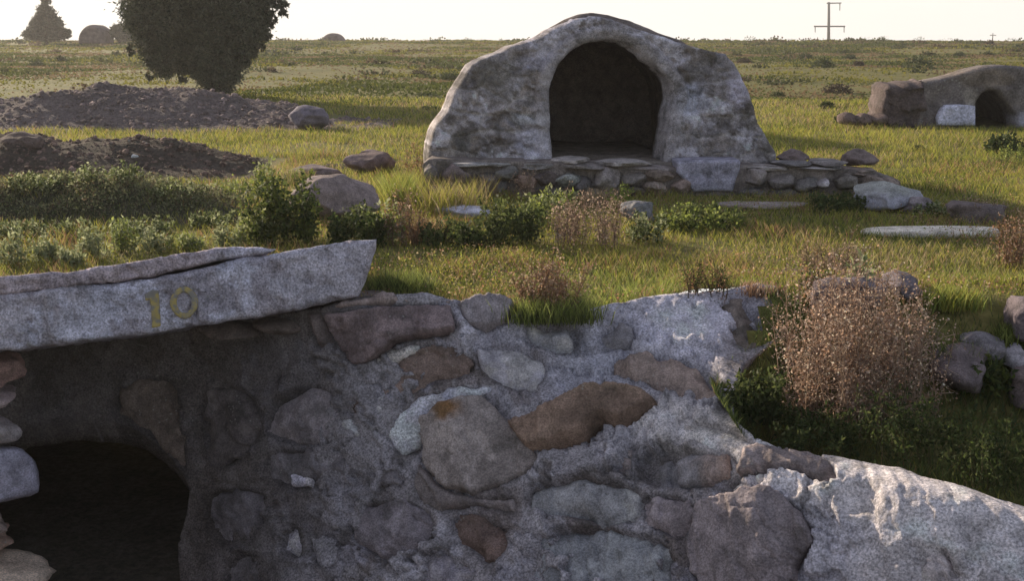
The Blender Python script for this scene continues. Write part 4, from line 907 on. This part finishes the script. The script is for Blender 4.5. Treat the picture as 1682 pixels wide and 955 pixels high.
c = np.where((t < np.clip(0.5 + 3.0 * pA, 0.03, 0.97))[:, None], g1, g2); t = rng.uniform(0, 1, n); c = np.where((t < np.clip(0.15 - 2.6 * pB, 0, 0.9))[:, None], g3, c)
dd = np.hypot(x, y)
L.blades(np.stack([x, y, tz(x, y)], 1), rng.uniform(0.02, 0.05, n) * (1 + 1.2 * smooth(0.1, 0.4, pB)) * (0.7 + dd / 90), 0.0020 * dd, 0.6, c)
gr = L.build('steppe_grass', M_GRASS); tag(gr, 'tufty dry and green growth on the far plain', None, kind='stuff')

def weed(name, px, py, hpx, wpx, cols, label, cat='weed', stems=14, leaf=(0.012, 0.035), lpc=26, spread=0.35, kind='leafy', seed=0, group=None, mat=None, dark=None, Y=None, stemcol=(0.12, 0.11, 0.05), depth=None):
    """plant rooted where (px, py) shows; hpx, wpx its height and width in the photo"""
    global rng
    rng = np.random.default_rng(7000 + seed); b = G(px, py) if Y is None else P(px, py, Y)
    if Y is None:
        b = np.array([b[0], b[1], gz(b[0], b[1])])
    k = b[1] / FPX; H = hpx * k; W = wpx * k / 2; D = depth if depth else min(W, 0.35)
    root = b.copy(); LS, LL = Leaves(), Leaves()
    ns = stems; base = np.stack([rng.uniform(-1, 1, ns) * W * 0.75, rng.uniform(-1, 1, ns) * D * 0.75, np.zeros(ns)], 1) + b
    hh = H * (0.45 + 0.55 * rng.uniform(0, 1, ns)) * (1 - 0.35 * (np.abs(base[:, 0] - b[0]) / (W + 1e-6)) ** 2)
    ln = np.stack([rng.normal(0, spread, ns) * hh, rng.normal(0, spread, ns) * hh, hh], 1); tip = base + ln; mid = base + ln * 0.5 + rng.normal(0, 0.04, (ns, 3)) * hh[:, None]
    sc = np.tile(np.array(stemcol, float), (ns, 1)); fs = 1.5 if kind == 'dry' else 1.0; LS.ribbons(base - [0, 0, 0.02], mid, 0.0045 * fs, 0.0035 * fs, sc); LS.ribbons(mid, tip, 0.0035 * fs, 0.0018 * fs, sc)
    m = ns * lpc; i = np.repeat(np.arange(ns), lpc); t = rng.uniform(0.12, 1.03, m)[:, None]
    c = np.where(t < 0.5, base[i] + (mid - base)[i] * t * 2, mid[i] + (tip - mid)[i] * (t - 0.5) * 2)
    d = unit(rng.normal(size=(m, 3)) + np.array([0, 0, 0.7])); cc = rcol(cols, m, 0.3)
    if kind == 'leafy':
        c = c + rng.normal(0, 1, (m, 3)) * 0.12 * min(W, H) * (1.1 - t * 0.6)
        LL.diamonds(c, d, rng.uniform(leaf[0] * 0.6, leaf[0] * 1.4, m), rng.uniform(leaf[1] * 0.6, leaf[1] * 1.4, m), cc)
    elif kind == 'grassy':
        c0 = base[i] + rng.normal(0, 1, (m, 3)) * [W * 0.25, D * 0.25, 0]; c0[:, 2] = b[2] - 0.01
        LL.blades(c0, H * rng.uniform(0.35, 1.05, m), leaf[0], 0.45, cc, cc * 1.25)
    elif kind == 'dry':
        tw = c + unit(rng.normal(size=(m, 3)) + [0, 0, .4]) * rng.uniform(0.02, 0.09, (m, 1)); LS.ribbons(c, tw, 0.0032, 0.0018, cc * 0.8)
        for _k in range(2):
            p = tw + rng.normal(0, 0.012, (m, 3)); LL.diamonds(p, unit(rng.normal(size=(m, 3))), leaf[0] * rng.uniform(.6, 1.4, m), leaf[1] * rng.uniform(.6, 1.4, m), rcol(cols, m, 0.4))
    if stems * lpc < 2300 and name != 'dry_bush' or stems * lpc < 900:
        LL.V += LS.V; LL.C += LS.C; LL.F3 += [f + LL.n for f in LS.F3]; LL.F4 += [f + LL.n for f in LS.F4]; LL.n += LS.n
        o = LL.build(name, mat or (M_DRY if kind == 'dry' else M_LEAF), None, root); tag(o, label, cat, group); rng = np.random.default_rng(99 + seed); return o
    rt = thing(name, label, cat, root, group)
    a_ = LS.build('stems', M_DRY, rt, root); b_ = LL.build('seed_heads' if kind == 'dry' else ('blades' if kind == 'grassy' else 'leaves'), mat or (M_DRY if kind == 'dry' else M_LEAF), rt, root)
    rng = np.random.default_rng(99 + seed)
    return rt
sd_ = 0
# the big dry bush on the right and smaller dry ones
weed('dry_bush', 1398, 692, 290, 300, [(0.60, 0.44, 0.34), (0.50, 0.36, 0.29), (0.68, 0.54, 0.42), (0.28, 0.19, 0.15), (0.56, 0.35, 0.23)], 'large round dry reddish bush at the end of the wall', 'bush', 120, (0.010, 0.014), 46, 0.18, 'dry', 1, depth=0.4, stemcol=(0.42, 0.31, 0.23), Y=5.95)
weed('dry_bush', 900, 512, 88, 130, RUST + PINK, 'rust coloured dry clump in the grass right above the middle of the wall', 'bush', 40, (0.009, 0.014), 26, 0.3, 'dry', 2, stemcol=(0.2, 0.12, 0.08))
weed('dry_bush', 665, 402, 90, 70, PINK + RUST, 'tall pinkish dry weed just right of the big brown boulder', 'bush', 22, (0.012, 0.018), 22, 0.2, 'dry', 3, stemcol=(0.2, 0.14, 0.1))
weed('dry_bush', 965, 404, 95, 140, PINK, 'pinkish dry clump growing in the middle below the arched tomb', 'bush', 44, (0.012, 0.016), 22, 0.25, 'dry', 4, stemcol=(0.24, 0.17, 0.12))
weed('dry_bush', 1372, 452, 66, 140, PINK + STRAW, 'thin pale dry clump in the sunny grass behind the boulder and dry bush', 'bush', 34, (0.009, 0.013), 18, 0.3, 'dry', 5, stemcol=(0.24, 0.17, 0.12))
weed('dry_bush', 1668, 440, 105, 60, RUST + PINK, 'reddish dry weed at the right edge beside the long flat slab', 'bush', 22, (0.011, 0.015), 20, 0.2, 'dry', 6, stemcol=(0.2, 0.12, 0.08))
weed('dry_bush', 1605, 362, 40, 90, STRAW + PINK, 'low dry tangle on the dark stone behind the flat slab', 'bush', 26, (0.012, 0.016), 16, 0.4, 'dry', 7, stemcol=(0.2, 0.15, 0.1))
weed('dry_bush', 680, 300, 70, 50, RUST + STRAW, 'reddish dry weed at the left foot of the arched tomb', 'bush', 18, (0.016, 0.022), 16, 0.2, 'dry', 8, stemcol=(0.2, 0.12, 0.08))
weed('dry_bush', 862, 330, 52, 34, PINK, 'single pinkish dry weed standing before the rubble footing', 'bush', 10, (0.014, 0.02), 18, 0.15, 'dry', 9, stemcol=(0.24, 0.17, 0.12))
weed('dry_bush', 1160, 480, 44, 90, RUST + DARKG, 'low dark dry clump in the grass behind the wall top', 'bush', 24, (0.008, 0.012), 16, 0.35, 'dry', 10, stemcol=(0.12, 0.09, 0.06))
weed('straw_tuft', 740, 352, 66, 120, STRAW + YELLOW, 'straw coloured grass tuft in front of the arched tomb left of centre', 'grass tuft', 20, (0.008, 0.1), 36, 0.3, 'grassy', 11)
weed('straw_tuft', 655, 345, 62, 60, YELLOW + LIME, 'yellow green grass tuft between the brown boulder and the tomb footing', 'grass tuft', 16, (0.008, 0.1), 30, 0.3, 'grassy', 12)
# green plants
G5 = [(0.095, 0.115, 0.04), (0.13, 0.15, 0.05), (0.07, 0.088, 0.032)]
weed('green_shrub', 470, 400, 118, 130, DARKG + GREEN, 'dark green leafy weed growing against the left side of the big brown boulder', 'shrub', 70, (0.022, 0.04), 40, 0.2, 'leafy', 20)
weed('green_shrub', 590, 402, 66, 100, DARKG, 'dark green leafy weed behind the tip of the numbered slab', 'shrub', 50, (0.02, 0.034), 40, 0.25, 'leafy', 21)
weed('green_shrub', 433, 330, 76, 44, LIME + SAGE, 'bright yellow green tall weed at the right end of the dirt mound', 'shrub', 22, (0.022, 0.045), 22, 0.12, 'leafy', 22)
weed('green_shrub', 425, 402, 64, 70, SAGE + LIME, 'pale green weed behind the slab left of the dark green one', 'shrub', 34, (0.018, 0.036), 26, 0.2, 'leafy', 23)
weed('green_shrub', 840, 402, 84, 110, G5, 'dark green leafy clump left of the pinkish dry clump', 'shrub', 60, (0.02, 0.034), 38, 0.25, 'leafy', 24)
weed('green_shrub', 745, 402, 42, 130, DARKG + G5, 'low dark green plant mat under the pale flat stone', 'shrub', 54, (0.02, 0.032), 34, 0.3, 'leafy', 25)
weed('green_shrub', 905, 350, 44, 80, LIME + SAGE, 'light green weed in front of the rubble footing', 'shrub', 26, (0.02, 0.04), 24, 0.2, 'leafy', 26)
weed('green_shrub', 1150, 374, 38, 190, G5 + LIME, 'low wide green plant mat below the plaster block', 'shrub', 90, (0.022, 0.034), 26, 0.3, 'leafy', 27)
weed('green_shrub', 1370, 346, 28, 120, G5 + DARKG, 'low green plants left of the pale grey boulder', 'shrub', 50, (0.022, 0.034), 22, 0.3, 'leafy', 28)
weed('green_shrub', 1020, 350, 50, 40, LIME, 'small lime green weed right of the pinkish dry clump', 'shrub', 14, (0.02, 0.04), 22, 0.15, 'leafy', 29)
weed('green_shrub', 1240, 692, 96, 100, DARKG + G5, 'dark green weed in the hollow to the left of the big dry bush', 'shrub', 60, (0.014, 0.032), 40, 0.2, 'leafy', 30, Y=5.75)
weed('green_shrub', 1340, 735, 66, 170, DARKG, 'dark green leaves under the big dry bush along the wall', 'shrub', 50, (0.012, 0.026), 30, 0.3, 'leafy', 31, Y=5.5)
weed('green_shrub', 1500, 745, 110, 200, DARKG + DARKG + GREEN[2:], 'dark green tangled weeds in the shade below the dry bush', 'shrub', 54, (0.010, 0.024), 38, 0.35, 'leafy', 32, Y=5.35)
weed('green_shrub', 1640, 790, 120, 180, DARKG + DARKG + GREEN[2:], 'shaded green weeds at the lower right edge above the wall', 'shrub', 54, (0.010, 0.024), 38, 0.35, 'leafy', 33, Y=5.05)
weed('green_shrub', 1580, 600, 44, 100, G5 + LIME, 'green tuft at the foot of the pale stone on the right', 'shrub', 34, (0.006, 0.03), 40, 0.3, 'grassy', 34)
weed('green_shrub', 1408, 476, 60, 30, SAGE, 'single light green leafy sprout poking above the big dry bush', 'shrub', 5, (0.03, 0.07), 12, 0.12, 'leafy', 35, Y=6.6)
weed('green_shrub', 905, 516, 44, 150, LIME + G5, 'bright green grass under the rust coloured clump', 'shrub', 30, (0.005, 0.03), 70, 0.4, 'grassy', 36)
weed('green_shrub', 660, 482, 46, 100, LIME + G5, 'bright green tuft beside the right tip of the numbered slab', 'shrub', 26, (0.005, 0.03), 60, 0.4, 'grassy', 37)
for i, a_ in enumerate([
 (650, 330, 60, 70, LIME + YELLOW, 'bright yellow green weed at the top right of the big brown boulder', 'grassy', 18), (715, 318, 52, 80, YELLOW + STRAW, 'yellow straw tuft under the left foot of the arched tomb', 'grassy', 18),
 (790, 322, 44, 70, STRAW + PINK[:1], 'straw tuft before the dark footing stones left of the pinkish weed', 'grassy', 16), (640, 402, 70, 60, LIME + SAGE, 'pale green weed between the slab tip and the pinkish dry weed', 'leafy', 26),
 (700, 398, 46, 60, RUST + STRAW, 'low brown and straw tuft just right of the tall pinkish dry weed', 'grassy', 14), (880, 374, 50, 60, LIME + G5, 'green weed right behind the dark leafy clump', 'leafy', 24),
 (1060, 400, 52, 60, SAGE + G5, 'greyish green weed right of the pinkish dry clump', 'leafy', 26), (990, 338, 34, 60, PINK + STRAW, 'short dry straw tuft in front of the round footing stone', 'grassy', 14),
 (1530, 356, 24, 60, G5 + SAGE, 'low green growth right of the pale grey boulder', 'leafy', 20), (1660, 270, 36, 70, G5 + LIME, 'green growth near the right edge just below the vaulted tomb shrub', 'leafy', 20),
 (1560, 500, 40, 90, LIME + YELLOW, 'yellow green tuft right of the stone behind the dry bush', 'grassy', 20), (1600, 640, 60, 120, DARKG + GREEN, 'dark green growth at the foot of the rounded brown stone', 'leafy', 40),
 (1665, 570, 40, 70, GREEN + LIME, 'green tuft in front of the grey stone at the right edge', 'grassy', 18), (1250, 480, 24, 70, RUST + PINK, 'tiny dry tuft at the top end of the wall', 'grassy', 12),
 (1345, 500, 50, 50, RUST + DARKG, 'dark dry sprigs on the left side of the wall end boulder', 'dry', 16), (480, 300, 30, 60, LIME + STRAW, 'small light tuft on the flat brown stone', 'grassy', 12),
 (590, 480, 20, 50, STRAW, 'dry straws right behind the tip of the slab', 'grassy', 8), (380, 336, 40, 80, SAGE + LIME, 'light sage growth at the right foot of the overgrown bank', 'leafy', 26)]):
    weed({'grassy': 'grass_tuft', 'leafy': 'leafy_weed', 'dry': 'dry_weed'}[a_[6]], a_[0], a_[1], a_[2], a_[3], a_[4], a_[5], 'weed', a_[7], (0.007, 0.1) if a_[6] == 'grassy' else (0.018, 0.034), 36 if a_[6] == 'grassy' else 26, 0.25, a_[6], 120 + i)
SG = [(20, 436, 64, 70), (78, 432, 52, 60), (150, 424, 62, 56), (205, 416, 74, 40), (250, 414, 40, 60), (120, 442, 34, 50), (310, 410, 30, 70), (375, 406, 42, 50)]
SN = ['pale sage green weed at the left edge behind the slab', 'second sage green weed from the left edge behind the slab', 'sage green weed with upright stems just left of the tallest one behind the slab', 'tallest upright green weed behind the slab',
      'bushy green weed right of the tallest upright one behind the slab', 'low sage green weed right at the slab edge near the left', 'low yellow green weed behind the middle of the slab', 'small sage weed left of the pale green one behind the slab']
for i, (a_, b_, c_, d_) in enumerate(SG):
    weed('sage_weed', a_, b_, c_, d_, SAGE if i not in (3, 6) else LIME + SAGE, SN[i], 'weed', 22, (0.014, 0.036), 26, 0.12, 'leafy', 50 + i, 'upright weeds behind the slab')
for i, (a_, b_, c_, d_) in enumerate([(60, 352, 30, 110), (180, 350, 34, 130), (290, 352, 30, 110), (350, 372, 26, 80), (110, 388, 26, 120), (235, 384, 26, 120), (20, 390, 28, 90)]):
    nm = ['left end', 'left third', 'middle', 'right end', 'front foot, left part', 'front foot, right part', 'front foot, leftmost part'][i]
    weed('bank_plant', a_, b_, c_, d_, SAGE + G5, 'low greyish leafy plant on the %s of the overgrown bank' % nm, 'plant', 40, (0.018, 0.03), 22, 0.3, 'leafy', 70 + i, 'plants on the overgrown bank')

# ------------------------------------------------------------------ far field: shrubs, trees, poles
def far_shrub(px, py, wpx, hpx, cols, label, seed, group=None, name='shrub', cat='shrub', Y=None, n=600, mat_=None):
    global rng
    rng = np.random.default_rng(9000 + seed); b = G(px, py) if Y is None else np.array([*P(px, py, Y)[:2], float(tz(P(px, py, Y)[0], Y))]); k = b[1] / FPX; W, H = wpx * k / 2, hpx * k
    m = n; u = unit(rng.normal(size=(m, 3))) * (rng.uniform(0.2, 1, (m, 1)) ** 0.5); u[:, 2] = np.abs(u[:, 2]); u *= 1 + 0.3 * fbm(u * 2 + seed, 3, seed)[:, None]
    c = b + u * np.array([W, min(W, H * 1.5), H]); L = Leaves(); L.diamonds(c, unit(rng.normal(size=(m, 3)) + u), 0.22 * H * rng.uniform(.5, 1, m), 0.32 * H * rng.uniform(.5, 1, m), rcol(cols, m, 0.3))
    o = L.build(name, mat_ or M_CROWN, None, b); return tag(o, label, cat, group)
FS = [(1352, 110, 36, 14, 'dark green low bush in the far field right under the tall pole'), (1506, 107, 44, 13, 'long dark low bush above the vaulted tomb at the right'), (1375, 152, 50, 14, 'brown dark bush half way between the arched and the vaulted tomb'),
      (1358, 178, 26, 12, 'small dark bush in the field left of the row of stones'), (1278, 158, 26, 8, 'small bush just right of the arched tomb'), (742, 131, 40, 11, 'dark green bush just left of the arched tomb'), (690, 124, 40, 9, 'brownish bush left of the dark green one beside the arched tomb'),
      (1410, 108, 20, 8, 'small brown bush right of the dark green one under the tall pole'), (1396, 97, 20, 8, 'tiny bush just right below the tall pole'), (1322, 96, 24, 9, 'tiny bush just left below the tall pole'), (1222, 103, 26, 8, 'reddish low bush above the right shoulder of the arched tomb'),
      (1575, 92, 18, 7, 'tiny bush in the far field straight above the vaulted tomb'), (700, 158, 44, 7, 'flat dark bush in the field left of the arched tomb, the middle one'), (708, 180, 36, 7, 'flat dark bush in the field left of the arched tomb, the lower one'),
      (1650, 250, 60, 30, 'green shrub in the grass below the vaulted tomb near the right edge'), (1508, 248, 22, 10, 'small shrub in the grass between footing and vaulted tomb'), (60, 108, 24, 8, 'small bush in the left field below the conical tree'), (100, 100, 20, 8, 'tiny bush right below the conical tree in the left field'),
      (1380, 202, 22, 14, 'dark bush at the left end of the row of stones by the vaulted tomb')]
for i, (a_, b_, c_, d_, lb) in enumerate(FS): far_shrub(a_, b_, c_, d_, DARKG if i not in (2, 6, 7, 10) else [(0.10, 0.07, 0.05), (0.07, 0.05, 0.035)], lb, i, 'bushes scattered over the far field')
for i, (a_, c_, d_) in enumerate([(608, 14, 5), (634, 10, 6), (700, 26, 4), (768, 14, 6), (790, 18, 4), (822, 10, 5), (1232, 20, 8), (1268, 30, 5), (1300, 24, 4), (1424, 50, 6), (1450, 20, 8), (1510, 20, 6), (1560, 40, 5), (1660, 22, 5), (470, 18, 5), (506, 16, 4)]):
    far_shrub(a_, 67, c_, d_, DARKG, 'tiny dark bush on the skyline, %s of the row of sixteen counted from the left' % ['third','fourth','fifth','sixth','seventh','eighth','ninth','tenth','eleventh','twelfth','thirteenth','fourteenth','fifteenth','last','first','second'][i], 40 + i, 'tiny bushes on the skyline', Y=146, n=90)

def tree(name, px, py, Y, trunk_h, crown, cols, label, n, leaf, trunk_r=0.12, limbs=8, seed=0, sub=14):
    """crown: list of ellipsoids (px, py, rx, ry) in photo pixels"""
    global rng
    rng = np.random.default_rng(5000 + seed); b = P(px, py, Y) if py else None; b = np.array([b[0], Y, float(tz(b[0], Y))]); k = Y / FPX
    rt = thing(name, label, 'tree', b); L = Leaves(); LT = Leaves(); tot = sum(c[2] * c[3] for c in crown); cen = []
    for (cx, cy, rx, ry) in crown:
        c0 = P(cx, cy, Y); cen.append(c0); m = max(6, int(n * rx * ry / tot)); nc = max(5, m // sub)
        u = unit(rng.normal(size=(nc, 3))) * rng.uniform(0.25, 1.03, (nc, 1)) ** 0.45; cc = c0 + u * np.array([rx * k, min(rx, ry) * k, ry * k])
        i = rng.integers(0, nc, m); p = cc[i] + rng.normal(0, 1, (m, 3)) * min(rx, ry) * k * 0.10
        bright = rng.uniform(0.65, 1.3, nc)[i][:, None]
        L.diamonds(p, unit(rng.normal(size=(m, 3)) + u[i] * 0.8 - [0, 0, .2]), leaf * 0.45 * rng.uniform(.6, 1.4, m), leaf * rng.uniform(.6, 1.4, m), rcol(cols, m, 0.3) * bright)
        LT.ribbons(np.repeat(c0[None], min(nc, 24), 0) - [0, 0, ry * k * 0.4], cc[:24], 0.04, 0.012, np.tile([0.05, 0.04, 0.03], (min(nc, 24), 1)))
    cr = L.build('crown', M_CROWN, rt, b)
    # tapered trunk with limbs
    import bmesh
    seg = []; cen = np.array(cen); top = b + np.array([0, 0, trunk_h])
    def tube(pts, r0, r1, ns=10):
        pts = np.array(pts); nn = len(pts); Vt = []
        for j, p in enumerate(pts):
            r = r0 + (r1 - r0) * j / (nn - 1); 
            if j == 0: r *= 1.5
            a = np.linspace(0, 2 * np.pi, ns, endpoint=False); d = unit((pts[min(j + 1, nn - 1)] - pts[max(j - 1, 0)])[None])[0]; s1 = np.cross(d, [0, 1, 0.01]); s1 /= np.linalg.norm(s1); s2 = np.cross(d, s1)
            Vt.append(p + (np.cos(a)[:, None] * s1 + np.sin(a)[:, None] * s2) * r * (1 + 0.12 * np.sin(3 * a + j))[:, None])
        Vt = np.concatenate(Vt); ix = np.arange(nn * ns).reshape(nn, ns); nx_ = np.roll(ix, -1, 1)
        return Vt, np.stack([ix[:-1], nx_[:-1], nx_[1:], ix[1:]], -1).reshape(-1, 4)
    VV, FF = tube([b - [0, 0, 0.1], b + [0.02, 0, trunk_h * 0.5], top], trunk_r, trunk_r * 0.75); o_ = len(VV)
    for j in range(limbs):
        c0 = cen[j % len(cen)] + rng.normal(0, 0.3, 3) * k * 40; v, f = tube([top - [0, 0, 0.1 * (j % 3)], (top * 0.45 + c0 * 0.55) + rng.normal(0, 0.1, 3), c0], trunk_r * 0.5, trunk_r * 0.12, 6)
        VV = np.vstack([VV, v]); FF = np.vstack([FF, f + o_]); o_ = len(VV)
    tr = make_mesh('trunk', VV - b, FF, M_BARK, None); tr.parent = rt
    tw = LT.build('twigs', M_DRY, rt, b)
    return rt
DT = [(0.10, 0.11, 0.075), (0.12, 0.13, 0.085), (0.08, 0.09, 0.065)]
tree('leafy_tree', 352, 168, 31.5, 0.9, [(320, -60, 118, 110), (300, 20, 92, 70), (372, 10, 70, 90), (345, 78, 66, 50), (275, 62, 50, 60), (245, 20, 40, 50), (268, 98, 28, 24), (362, 118, 34, 36), (330, 108, 40, 24), (410, 40, 30, 40), (436, 10, 16, 34), (462, 8, 9, 20), (226, 40, 12, 20), (398, 84, 20, 22), (214, 12, 9, 14), (446, 34, 8, 10), (440, 58, 6, 9), (452, 2, 5, 12), (468, 20, 3, 7), (206, 40, 5, 8), (212, 82, 6, 8), (425, 76, 8, 8), (246, 122, 8, 6), (300, 132, 9, 5), (350, -160, 70, 60), (350, 145, 22, 26)],
     DT, 'big dense dark tree at the left behind the gravel mound', 150000, 0.085, 0.20, 10, 1, 30)
tree('conical_tree', 75, 62, 110, 0.8, [(76, 10, 7, 12), (75, 24, 14, 14), (76, 38, 24, 14), (74, 54, 34, 11), (95, 54, 20, 9), (56, 56, 20, 7)], DT, 'dark conical tree on the skyline near the left edge', 14000, 0.26, 0.2, 4, 2)
tree('round_tree', 196, 62, 112, 0.4, [(197, 52, 15, 11), (206, 58, 14, 7)], DT, 'low dark rounded tree on the skyline touching the big tree', 5000, 0.24, 0.12, 3, 3)
def dome(px, py, wpx, hpx, Y, label, seed, name='domed_tomb'):
    p = P(px, py, Y); b = np.array([p[0], Y, float(tz(p[0], Y))]); k = Y / FPX
    a = np.linspace(0, np.pi, 15); out = [(px - math.cos(t) * wpx / 2, py - math.sin(t) ** 1.25 * hpx) for t in a] + [(px + wpx / 2, py + 12), (px - wpx / 2, py + 12)]
    dr = [(px - 7 * wpx / 46, py + 11.9), (px - 6 * wpx / 46, py - hpx * 0.35), (px, py - hpx * 0.5), (px + 6 * wpx / 46, py - hpx * 0.35), (px + 7 * wpx / 46, py + 11.9)]
    q, f, ds = grid_poly(out, [], 1.5); v0 = P(q[:, 0], q[:, 1], np.full(len(q), Y)); v0[:, 1] += (1 - np.clip(ds / 5, 0, 1)) ** 2 * 0.5 + fbm(v0, 3, seed) * 0.15
    Va, Fa, Ca = solid(v0, f, v0 + np.array([0, 2.0, 0]), 4, None, np.tile(shade_col(60, 52, 56), (len(q), 1)) * (1 + 0.3 * fbm(v0, 3, 5))[:, None])
    o = make_mesh(name, Va, Fa, M_FAR, None, Ca); recenter(o, b); return tag(o, label, 'tomb')
dome(149, 62, 46, 22, 111, 'small dark domed tomb on the skyline between the conical tree and the big tree', 3)
dome(545, 67, 36, 13, 140, 'low dark tomb hump on the skyline between the big tree and the arched tomb', 4)

# power line pole on the horizon
def cyl(pts_a, pts_b, r0, r1, ns=10):
    a = np.array(pts_a, float); b = np.array(pts_b, float); d = (b - a) / np.linalg.norm(b - a); s1 = np.cross(d, [0.3, 1, 0.2]); s1 /= np.linalg.norm(s1); s2 = np.cross(d, s1); t = np.linspace(0, 2 * np.pi, ns, endpoint=False)
    ring = np.cos(t)[:, None] * s1 + np.sin(t)[:, None] * s2; V = np.vstack([a + ring * r0, b + ring * r1]); i = np.arange(ns); j = np.roll(i, -1)
    return V, [np.stack([i, j, j + ns, i + ns], 1), i[::-1][None], (i + ns)[None]]
def pole(name, px, Y, label, cat, spec, k=1.0):
    p = P(px, 60, Y); b = np.array([p[0], Y, float(tz(p[0], Y))]); rt = thing(name, label, cat, b)
    for nm, (x0, y0), (x1, y1), r0, r1 in spec:
        A = P(x0, y0, Y); B = P(x1, y1, Y)
        if nm == 'pole': A = b - np.array([0, 0, 0.3])
        v, f = cyl(A, B, r0, r1); o = make_mesh(nm, v - b, f, M_METAL, None, None, True); o.parent = rt
    return rt
pole('power_pole', 1362, 260, 'tall power pole with two cross arms on the skyline at the right', 'power pole',
     [('pole', (1362, 66), (1361.5, 3), 0.36, 0.24), ('upper_arm', (1358, 5), (1382, 4.5), 0.13, 0.11), ('lower_arm', (1337, 43), (1388, 43), 0.15, 0.15), ('insulator', (1379.5, 5), (1379.5, 17), 0.11, 0.07), ('insulator', (1339, 43), (1339, 53), 0.11, 0.07), ('insulator', (1386.5, 43), (1386.5, 53), 0.11, 0.07)])
pole('power_pole', 1631, 300, 'tiny distant power pole on the skyline near the right edge', 'power pole', [('pole', (1631, 66), (1631, 54), 0.16, 0.1), ('upper_arm', (1626, 57.5), (1636, 57.5), 0.1, 0.1)])


# leafy ground cover on the bank
rng = np.random.default_rng(77)
L = Leaves(); n = 42000; x = rng.uniform(-6.5, -1.5, n); y = rng.uniform(9.7, 11.4, n); z = h3(x, y); k = (z > tz(x, y) + 0.04); x, y, z = x[k], y[k], z[k]; n = len(x)
pn_ = fbm(np.stack([x, y, x * 0], 1) * 2.2, 4, 301); k = rng.uniform(0, 1, n) < smooth(-0.4, 0.15, pn_); x, y, z, pn_ = x[k], y[k], z[k], pn_[k]; n = len(x)
p = np.stack([x, y, z + rng.uniform(0, 0.045, n) * (1 + 1.6 * smooth(0, 0.3, pn_))], 1)
cc = rcol([(0.17, 0.18, 0.09), (0.22, 0.22, 0.12), (0.12, 0.135, 0.06), (0.28, 0.27, 0.15), (0.16, 0.12, 0.08)], n, 0.3)
L.diamonds(p, unit(rng.normal(size=(n, 3)) + [0, 0, .6]), 0.014 * rng.uniform(.6, 1.5, n), 0.026 * rng.uniform(.6, 1.5, n), cc)
o = L.build('ground_cover', M_LEAF); tag(o, 'greyish leafy ground cover on the bank', None, kind='stuff')

# ------------------------------------------------------------------ evening haze over the plain, added also to lift dark tones
hm = bpy.data.materials.new('haze_air'); hm.use_nodes = True; hn = hm.node_tree; hn.nodes.remove(hn.nodes['Principled BSDF'])
pv = hn.nodes.new('ShaderNodeVolumePrincipled'); pv.inputs['Color'].default_value = (0.95, 0.9, 0.88, 1); pv.inputs['Density'].default_value = 0.0007; pv.inputs['Anisotropy'].default_value = 0.35
hn.links.new(pv.outputs[0], hn.nodes['Material Output'].inputs['Volume'])
hv = np.array([(x, y, z) for x in (-430, 430) for y in (-45, 372) for z in (-5.5, 14)], float)
o = make_mesh('haze', hv, np.array([[0, 1, 3, 2], [4, 6, 7, 5], [0, 4, 5, 1], [2, 3, 7, 6], [0, 2, 6, 4], [1, 5, 7, 3]]), hm, None, None, False); tag(o, 'thin pale evening haze over the plain, added to lift the dark tones', None, kind='stuff')

# low dark scrub scattered over the far plain
rng = np.random.default_rng(78); L = Leaves()
x, y = field(400, 28, 146, 0.8, 41); k = fbm(np.stack([x, y, x * 0], 1) * 0.05, 3, 311) > -0.12; x, y = x[k], y[k]
for xx_, yy_ in zip(x, y):
    W_ = rng.uniform(0.25, 1.3) * (0.6 + yy_ / 110); H_ = rng.uniform(0.10, 0.26) * (0.8 + yy_ / 150); m = 46
    u = unit(rng.normal(size=(m, 3))) * rng.uniform(0.2, 1, (m, 1)); u[:, 2] = np.abs(u[:, 2]); c = np.array([xx_, yy_, float(tz(xx_, yy_))]) + u * [W_, W_ * 0.7, H_]
    L.diamonds(c, unit(rng.normal(size=(m, 3)) + u), 0.05 + 0.0012 * yy_, 0.08 + 0.0015 * yy_, rcol([(0.06, 0.065, 0.03), (0.085, 0.08, 0.035), (0.10, 0.08, 0.05)][int(rng.integers(0, 3))][None] if False else [[(0.06, 0.068, 0.03)], [(0.085, 0.09, 0.035)], [(0.11, 0.08, 0.05)]][int(rng.integers(0, 3))], m, 0.25))
o = L.build('scrub', M_LEAF); tag(o, 'low dark scrub dotted over the far plain', None, kind='stuff')
